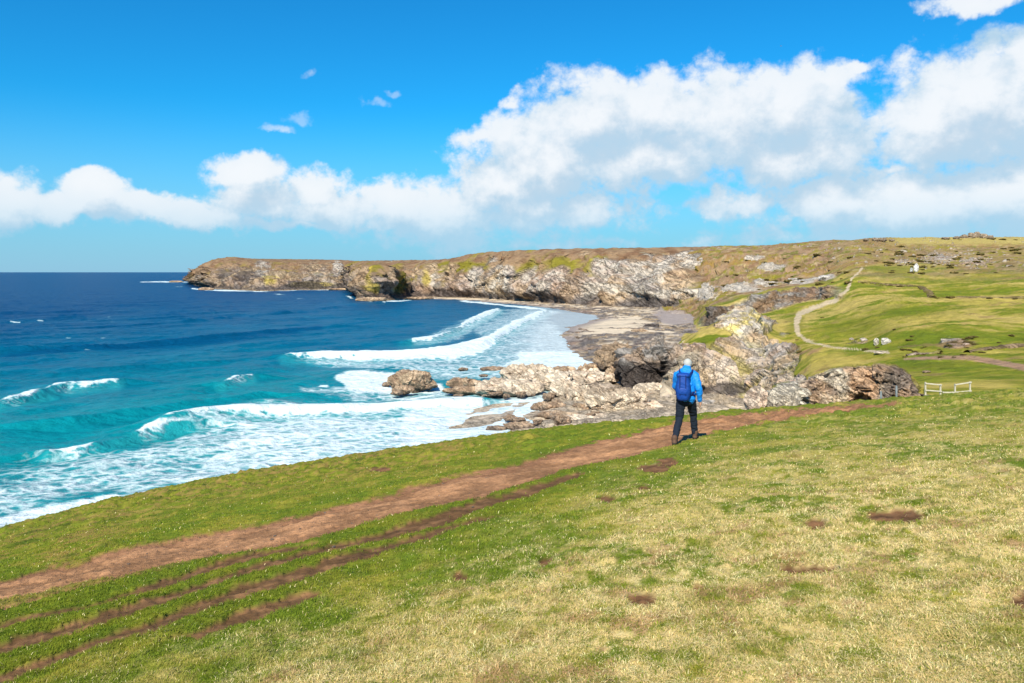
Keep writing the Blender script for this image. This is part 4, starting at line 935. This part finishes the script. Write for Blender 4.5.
# ------------------------------------------------------------------ the walker
def capsule(bm, a, b, ra, rb, sx=1., sy=1., seg=20, steps=6):
    a, b = Vector(a), Vector(b)
    for k in range(steps + 1):
        t = k / steps; p = a.lerp(b, t); r = ra + (rb - ra) * t
        M = Matrix.Translation(p) @ Matrix.Diagonal((sx, sy, 1, 1))
        bmesh.ops.create_uvsphere(bm, u_segments=seg, v_segments=12, radius=r, matrix=M)
def blob(bm, p, r):
    bmesh.ops.create_uvsphere(bm, u_segments=24, v_segments=16, radius=1, matrix=Matrix.Translation(p) @ Matrix.Diagonal((r[0], r[1], r[2], 1)))
def fuse(name, bm, vox, mat, parent, sm=4, wr=0., wscale=12, seed=1):
    me = bpy.data.meshes.new(name); bm.to_mesh(me); bm.free()
    o = bpy.data.objects.new(name, me); C.objects.link(o)
    m = o.modifiers.new('r', 'REMESH'); m.mode = 'VOXEL'; m.voxel_size = vox
    s = o.modifiers.new('s', 'SMOOTH'); s.iterations = sm; s.factor = .6
    dg = bpy.context.evaluated_depsgraph_get(); me2 = bpy.data.meshes.new_from_object(o.evaluated_get(dg))
    bpy.data.objects.remove(o)
    if wr:
        V = np.zeros(len(me2.vertices) * 3, np.float32); me2.vertices.foreach_get('co', V); V = V.reshape(-1, 3)
        N = np.zeros(len(me2.vertices) * 3, np.float32); me2.vertices.foreach_get('normal', N); N = N.reshape(-1, 3)
        V = V + N * (wr * ridged(V * wscale * np.array((1, 1, 1.6)), 3, seed) )[:, None]
        me2.vertices.foreach_set('co', V.astype(np.float32).ravel()); me2.update()
    o = link(name, me2, mat, parent); return o
def walker():
    foot = near_at(686, 441.5); d = foot.y; YAW = R(-16); cy, sy_ = math.cos(YAW), math.sin(YAW)
    e = bpy.data.objects.new('person', None); C.objects.link(e); e.location = foot; e.rotation_euler.z = YAW
    sc = d / 16.5 * .975
    tag(e, 'walker seen from behind in a bright blue hooded jacket and dark trousers on the path', 'person')
    SK = simple_mat('skin', (.48, .27, .19), .6, 30, .08); JK = simple_mat('blue_shell_fabric', (.006, .21, .68), .55, 40, .12, .002); TR = simple_mat('navy_trouser_cloth', (.007, .013, .026), .85, 50, .2, .002)
    BT = simple_mat('brown_boot_leather', (.10, .055, .035), .7, 30, .3); SO = simple_mat('black_rubber', (.02, .02, .02), .8); CP = simple_mat('pale_knit', (.40, .42, .41), .9, 60, .15, .003); HR = simple_mat('brown_hair', (.10, .06, .035), .8, 80, .3)
    gl = lambda x, y: (ground(foot.x + (x * cy - y * sy_) * d / 16.5, foot.y + (x * sy_ + y * cy) * d / 16.5) - foot.z) / (d / 16.5)
    zl = gl(-.21, -.36); zr = gl(.17, .38)
    LA = Vector((-.205, -.42, zl + .135)); RA = Vector((.17, .34, zr + .105))
    LK = Vector((-.135, -.02, .50)); RK = Vector((.13, .28, .53)); LH = Vector((-.095, 0, .92)); RH = Vector((.095, .03, .93))
    NK = Vector((.005, .11, 1.45)); HD = Vector((.02, .185, 1.60))
    LS, LE, LW = Vector((-.185, .10, 1.38)), Vector((-.225, .22, 1.13)), Vector((-.16, .42, .99))
    RS, REl, RW = Vector((.185, .09, 1.38)), Vector((.265, -.03, 1.13)), Vector((.29, .02, .88))
    # body: one continuous figure
    bm = bmesh.new()
    capsule(bm, LH, LK, .075, .052); capsule(bm, LK, LA, .05, .036); capsule(bm, RH, RK, .075, .052); capsule(bm, RK, RA, .05, .036)
    capsule(bm, LA, LA + Vector((.0, .16, -.02)), .04, .03); capsule(bm, RA, RA + Vector((.02, .16, -.03)), .04, .03)
    capsule(bm, (0, .01, .95), (0, .06, 1.36), .13, .15, 1, .75); capsule(bm, NK - Vector((0, 0, .08)), HD, .058, .056)
    for S_, E_, W_ in ((LS, LE, LW), (RS, REl, RW)):
        capsule(bm, S_, E_, .05, .038); capsule(bm, E_, W_, .038, .026)
    blob(bm, HD, (.076, .095, .115)); blob(bm, HD + Vector((0, .075, -.05)), (.05, .045, .05))       # head and jaw
    blob(bm, HD + Vector((0, .115, -.012)), (.014, .022, .026)); blob(bm, HD + Vector((0, .102, -.058)), (.026, .012, .008))  # nose, mouth
    for s in (-1, 1):
        blob(bm, HD + Vector((s * .078, .0, -.01)), (.012, .020, .032)); blob(bm, HD + Vector((s * .03, .088, .012)), (.018, .012, .012))
    for W_, E_, s in ((LW, LE, -1), (RW, REl, 1)):      # palm, four fingers, thumb
        dr = (W_ - E_).normalized(); fwd = Vector((0, 1, 0)) if s > 0 else Vector((0, .35, -.9)); side = dr.cross(fwd).normalized()
        palm = W_ + dr * .055; capsule(bm, W_, palm + dr * .02, .026, .034, .75, 1)
        for i, (ln, off) in enumerate(((.075, .030), (.085, .010), (.08, -.010), (.062, -.030))):
            b0 = palm + dr * .035 + fwd * off; b1 = b0 + dr * ln * .5 - side * s * .006; b2 = b1 + (dr * .6 - side * s * .7).normalized() * ln * .5
            capsule(bm, b0, b1, .0098, .009, steps=4, seg=8); capsule(bm, b1, b2, .009, .0075, steps=4, seg=8)
        t0 = palm + fwd * .028 - dr * .02; t1 = t0 + (fwd * .7 + dr * .8).normalized() * .045; capsule(bm, t0, t1, .012, .010, steps=4, seg=8); capsule(bm, t1, t1 + dr * .028, .010, .008, steps=3, seg=8)
    fuse('body', bm, .007, SK, e, 1)
    bm = bmesh.new()        # trousers
    capsule(bm, LH, LK, .105, .078, steps=8); capsule(bm, LK, LA + Vector((0, .0, .0)), .076, .060, steps=8); capsule(bm, RH, RK, .105, .078, steps=8); capsule(bm, RK, RA, .076, .062, steps=8)
    capsule(bm, (0, .0, .90), (0, .02, 1.06), .155, .15, 1.0, .82)
    fuse('trousers', bm, .011, TR, e, 3, .009, 7, 3)
    bm = bmesh.new()        # jacket: body, hem, sleeves, collar and the hood lying on the shoulders
    capsule(bm, (0, .01, .94), (0, .05, 1.18), .178, .168, 1.05, .80, steps=8); capsule(bm, (0, .05, 1.18), (0, .08, 1.36), .168, .165, 1.12, .80, steps=8)
    capsule(bm, (-.13, .09, 1.41), (.13, .09, 1.41), .085, .085, steps=8)
    for S_, E_, W_ in ((LS, LE, LW), (RS, REl, RW)):
        capsule(bm, S_, E_, .082, .068, steps=8); capsule(bm, E_, W_, .066, .046, steps=8)
    capsule(bm, (0, .09, 1.46), (.01, .105, 1.525), .105, .085, 1, .95); blob(bm, (0.0, .0, 1.485), (.125, .085, .085)); blob(bm, (0, -.03, 1.44), (.10, .06, .09))
    jk = fuse('jacket', bm, .010, JK, e, 3, .012, 5, 5)
    bm = bmesh.new()        # cap
    blob(bm, HD + Vector((.004, -.008, .035)), (.090, .106, .098)); blob(bm, HD + Vector((.0, -.055, -.01)), (.070, .055, .06))
    fuse('cap', bm, .008, CP, e, 2, .003, 30, 4)
    bm = bmesh.new(); blob(bm, HD + Vector((-.066, -.03, -.012)), (.034, .055, .05)); fuse('hair', bm, .006, HR, e, 1)
    for A, yaw, pit in ((LA, .05, R(-28)), (RA, -.12, R(6))):
        bm = bmesh.new(); capsule(bm, A + Vector((0, -.01, .05)), A + Vector((0, -.01, -.04)), .062, .058); 
        Mx = Matrix.Translation(A) @ Matrix.Rotation(yaw, 4, 'Z') @ Matrix.Rotation(pit, 4, 'X')
        for y, r, z in ((-.03, .052, -.055), (.03, .05, -.05), (.09, .048, -.056), (.15, .045, -.062), (.195, .036, -.066)): blob(bm, Mx @ Vector((0, y, z)), (r, r * 1.05, r * .85))
        bt = fuse('boot', bm, .009, BT, e, 2, .002, 30, 2)
        bm = bmesh.new()
        for k in range(9):
            y = -.055 + .27 * k / 8; w = .046 + .010 * math.sin(k / 8 * 3.1); blob(bm, Mx @ Vector((0, y, -.094)), (w, .03, .017))
        so_ = fuse('sole', bm, .008, SO, bt, 1)
    e.scale = (sc,) * 3
    # backpack: worn, so a thing of its own
    b = bpy.data.objects.new('backpack', None); C.objects.link(b); b.location = foot + Vector((-.045 * cy + .20 * sy_, -.045 * sy_ - .20 * cy, 1.0)) * sc; b.rotation_euler.z = YAW; b.scale = (sc,) * 3
    tag(b, 'dark royal blue rucksack worn high on the back of the walker', 'backpack')
    PK = simple_mat('royal_blue_pack_nylon', (.004, .050, .28), .6, 40, .2, .002); PD = simple_mat('navy_webbing', (.004, .016, .12), .7, 40, .2)
    def P_(v): return Vector(v) - Vector((-.045, -.20, 1.0))
    bm = bmesh.new()
    for k in range(13):
        z = .96 + k * .036; u = k / 12; w = .118 + .04 * math.sin(math.pi * min(u * 1.15 + .05, 1)); dp = .075 + .035 * math.sin(math.pi * (u * .8 + .1))
        capsule(bm, P_((-.045 - w + .075, -.19, z)), P_((-.045 + w - .075, -.19, z)), .078, .078, 1, dp / .078, steps=3)
    fuse('pack_body', bm, .010, PK, b, 8, .004, 7, 8)
    bm = bmesh.new(); 
    for sx in (-1, 0, 1): blob(bm, P_((-.045 + sx * .06, -.185, 1.42)), (.085, .105, .055))
    fuse('lid', bm, .009, PK, b, 2, .003, 12, 9)
    bm = bmesh.new(); 
    for sx in (-1, 0, 1): blob(bm, P_((-.045 + sx * .045, -.275, 1.10)), (.062, .035, .085))
    fuse('pocket', bm, .008, PK, b, 2, .003, 12, 9)
    for x0 in (-.105, .015):
        bm = bmesh.new(); pts = [(x0, -.294, 1.43), (x0, -.300, 1.34), (x0, -.302, 1.22), (x0, -.296, 1.02)]
        for p, q in zip(pts[:-1], pts[1:]): capsule(bm, P_(p), P_(q), .011, .011, 1.1, .6, seg=8, steps=10)
        fuse('webbing_strap', bm, .005, PD, b, 1)
    for s in (-1, 1):
        bm = bmesh.new(); pts = [(-.02 + s * .10, -.12, 1.42), (-.0 + s * .13, -.02, 1.495), (s * .135, .12, 1.50), (s * .135, .225, 1.40), (s * .15, .225, 1.24), (s * .195, .10, 1.10), (s * .16 - .02, -.10, 1.04)]
        for p, q in zip(pts[:-1], pts[1:]): capsule(bm, P_(p), P_(q), .022, .022, seg=10, steps=12)
        fuse('shoulder_strap', bm, .008, PD, b, 1)
    bm = bmesh.new(); pts = [(-.14, -.12, 1.0), (-.20, -.02, 1.0), (-.19, .12, 1.0), (0, .19, 1.0), (.19, .12, 1.0), (.20, -.02, 1.0), (.08, -.12, 1.0)]
    for p, q in zip(pts[:-1], pts[1:]): capsule(bm, P_(p), P_(q), .020, .020, seg=10, steps=12)
    fuse('hip_belt', bm, .008, PD, b, 1)
walker()

# ------------------------------------------------------------------ pebbles on the path, dry stalks, a gull
def pebbles():
    rg = random.Random(11); cnt = 0; pr = None
    spots = [(129, 562, 4), (272, 537, 5), (300, 527, 3), (334, 546, 5), (352, 520, 3), (275, 533, 4), (325, 509, 3), (474, 509, 5), (473, 506, 3), (590, 463, 3)]
    while len(spots) < 70:
        px = rg.uniform(0, 690); k = rg.uniform(-1, 1); i = np.interp(px, [a[0] for a in MAIN], [a[1] for a in MAIN]); w = np.interp(px, [a[0] for a in MAIN], [a[2] for a in MAIN])
        spots.append((px, i + k * w, rg.uniform(.8, 2.2)))
    for px, py, s in spots:
        p = near_at(px, py); r = s * p.y / F
        if pr is None:
            pr = rock('pebble', (0, 0, 0), (1, 1, .7), 170, M_crag, 'pale pebble trodden into the brown footpath', 'pebble', 'pebbles on the footpath', cfun=lambda c, n, n2, n3, z, nor, W: cl(np.array((.42, .30, .22)), np.array((.6, .5, .42)), ss(n, -.4, .4)), sub=2, rough=.1); o = pr
        else: o = pr.copy(); C.objects.link(o)
        o.location = p + Vector((0, 0, r * .12)); o.scale = (r, r, r * .7); o.rotation_euler.z = rg.uniform(0, 6)
pebbles()
def gull():
    d = 260.; c = Vector(((781 - 512) / F * d, d, H + (HZ - 46) / F * d))
    e = bpy.data.objects.new('gull', None); C.objects.link(e); e.location = c; e.rotation_euler.z = R(40); tag(e, 'tiny dark bird gliding high above the clouds bank', 'bird')
    FE = simple_mat('gull_feathers', (.22, .22, .23), .8)
    bm = bmesh.new(); blob(bm, (0, 0, 0), (.075, .24, .07)); blob(bm, (0, .25, .02), (.045, .07, .045)); capsule(bm, (0, -.2, 0), (0, -.36, 0), .045, .02, 1.6, 1)
    for s in (-1, 1):
        for k in range(10):
            t = k / 9; x = s * (.05 + .60 * t); z = .10 * math.sin(t * 2.6); y = .06 * math.sin(t * 3) - .14 * t * t
            blob(bm, (x, y, z), (.06, .085 * (1 - .75 * t), .014))
    fuse('body', bm, .02, FE, e, 1)
gull()

# ------------------------------------------------------------------ turf: blades over the near slope
def blades(name, n, rng, seed, hmin, hmax, pylo, pyhi, pxlo=-80, pxhi=1104, wmul=1.0):
    rg = np.random.default_rng(seed)
    px = rg.uniform(pxlo, pxhi, n); py = rg.uniform(0, 1, n); 
    rim = np.interp(px, _x, _e) * F + HZ
    py = np.maximum(rim + .4, pylo) + (pyhi - np.maximum(rim + .4, pylo)) * py
    # solve for depth on the slope: v = 1.6/d + s + c d
    s = np.interp(px, _x, _s); c = np.interp(px, _x, _c); v = (py - HZ) / F
    disc = np.maximum((v - s) ** 2 - 4 * c * 1.6, 0); d = ((v - s) - np.sqrt(disc)) / (2 * c)
    ok = (d > 2.6) & (d < rng); px, py, d = px[ok], py[ok], d[ok]; n = len(d)
    d = d + rg.uniform(-.5, .5, n) * .02 * d
    P = np.stack([(px - 512) / F * d, d, near_base(px, d)], -1)[None]
    mk = near_masks(P); P[..., 2] = near_detail(P, mk); col, dry = near_color(P, mk)
    bare = np.clip(mk[2] * 1.15 + ss(mk[3], .05, .5) * .985 + ss(mk[4], .05, .5) * .97, 0, 1)[0]
    keep = rg.uniform(0, 1, n) > bare
    P = P[0][keep]; col = col[0][keep]; dry = dry[0][keep]; n = len(P)
    d = P[:, 1]
    tuft = fbm(P * 1.7, 3, 88)
    h = rg.uniform(hmin, hmax, n) * (1 + .55 * np.clip(tuft, -1, 1)) * (1 + 1.6 * (1 - dry) * ss(d, 15, 24) * ss(tuft, -.2, .4))
    w = np.maximum(.0035, .55 * d / F) * wmul * rg.uniform(.7, 1.3, n)
    a = rg.uniform(0, 2 * np.pi, n); ln = rg.uniform(.5, 1.8, n) * (1 + 1.0 * dry); la = rg.normal(.9, 1.0, n)
    side = np.stack([np.cos(a), np.sin(a), 0 * a], 1); la = np.where(rg.uniform(0, 1, n) < .6, rg.uniform(0, 6.28, n), la); lean = np.stack([np.cos(la), np.sin(la), 0 * a], 1)
    p0 = P - side * (w / 2)[:, None]; p1 = P + side * (w / 2)[:, None]; p0[:, 2] -= .006; p1[:, 2] -= .006
    mid = P + lean * (h * ln * .35)[:, None]; mid[:, 2] += h * .62
    tip = P + lean * (h * ln)[:, None]; tip[:, 2] += h * np.clip(1 - .25 * ln, .3, 1)
    m0 = mid - side * (w * .38)[:, None]; m1 = mid + side * (w * .38)[:, None]
    V = np.stack([p0, p1, m1, m0, tip], 1).reshape(-1, 3)
    i = np.arange(n) * 5
    Fc = np.concatenate([np.stack([i, i + 1, i + 2], 1), np.stack([i, i + 2, i + 3], 1), np.stack([i + 3, i + 2, i + 4], 1)])
    me = raw_mesh(name, V, Fc)
    k = rg.uniform(.75, 1.35, n)[:, None]
    cc = col * k
    st = (rg.uniform(0, 1, n) < .02 + .34 * dry * ss(fbm(P * 2.2, 3, 90), -.5, .5))[:, None]; cc = np.where(st, np.array((.68, .55, .29)) * k, cc)
    gg = (rg.uniform(0, 1, n) < .28)[:, None]; cc = np.where(gg & ~st, np.array((.16, .205, .018)) * k, cc); cc = cc * 1.2
    setcol(me, np.repeat(np.clip(cc, .004, .9), 5, axis=0))
    m, t, b = mat_base(name + '_leaf'); t.l(attr(t, 'col')[0], b.inputs['Base Color']); b.inputs['Roughness'].default_value = .9; b.inputs['Specular IOR Level'].default_value = .05
    tr = t.n('ShaderNodeBsdfTranslucent'); t.l(attr(t, 'col')[0], tr.inputs[0]); mx = t.n('ShaderNodeMixShader'); mx.inputs[0].default_value = .25
    o_ = [q for q in t.nt.nodes if q.type == 'OUTPUT_MATERIAL'][0]; t.l(b.outputs[0], mx.inputs[1]); t.l(tr.outputs[0], mx.inputs[2]); t.l(mx.outputs[0], o_.inputs[0])
    o = link(name, me, m, None, False); tag(o, 'short green and straw coloured turf over the near slope' if name == 'grass' else 'longer straw blades lying over the turf nearest the camera', 'grass', kind='stuff'); return o
blades('grass', 560000, 60, 1, .010, .028, 380, 760)
blades('straw', 60000, 16, 5, .018, .035, 440, 760, wmul=1.1)
def stalks():
    m = simple_mat('dry_straw', (.55, .45, .26), .8, 30, .2)
    for px, py, lb, sd in ((1003, 520, 'thin dry forked stalk standing in the turf at the right edge', 3),):
        p = near_at(px, py); e = None; bm = bmesh.new(); rg = random.Random(sd)
        for k in range(4):
            x0 = rg.uniform(-.05, .05); q = Vector((x0, 0, -.02)); dv = Vector((rg.uniform(-.35, .35), rg.uniform(-.2, .2), 1)).normalized()
            for j in range(5):
                q2 = q + dv * .055; capsule(bm, q, q2, .003, .0025, seg=6, steps=3); q = q2; dv = (dv + Vector((rg.uniform(-.15, .15), 0, -.03))).normalized()
        me = bpy.data.meshes.new('dry_stalk'); bm.to_mesh(me); bm.free(); o = link('dry_stalk', me, m); o.location = p; tag(o, lb, 'plant')
stalks()
SC.cycles.max_bounces = 4; SC.cycles.diffuse_bounces = 2; SC.cycles.glossy_bounces = 2
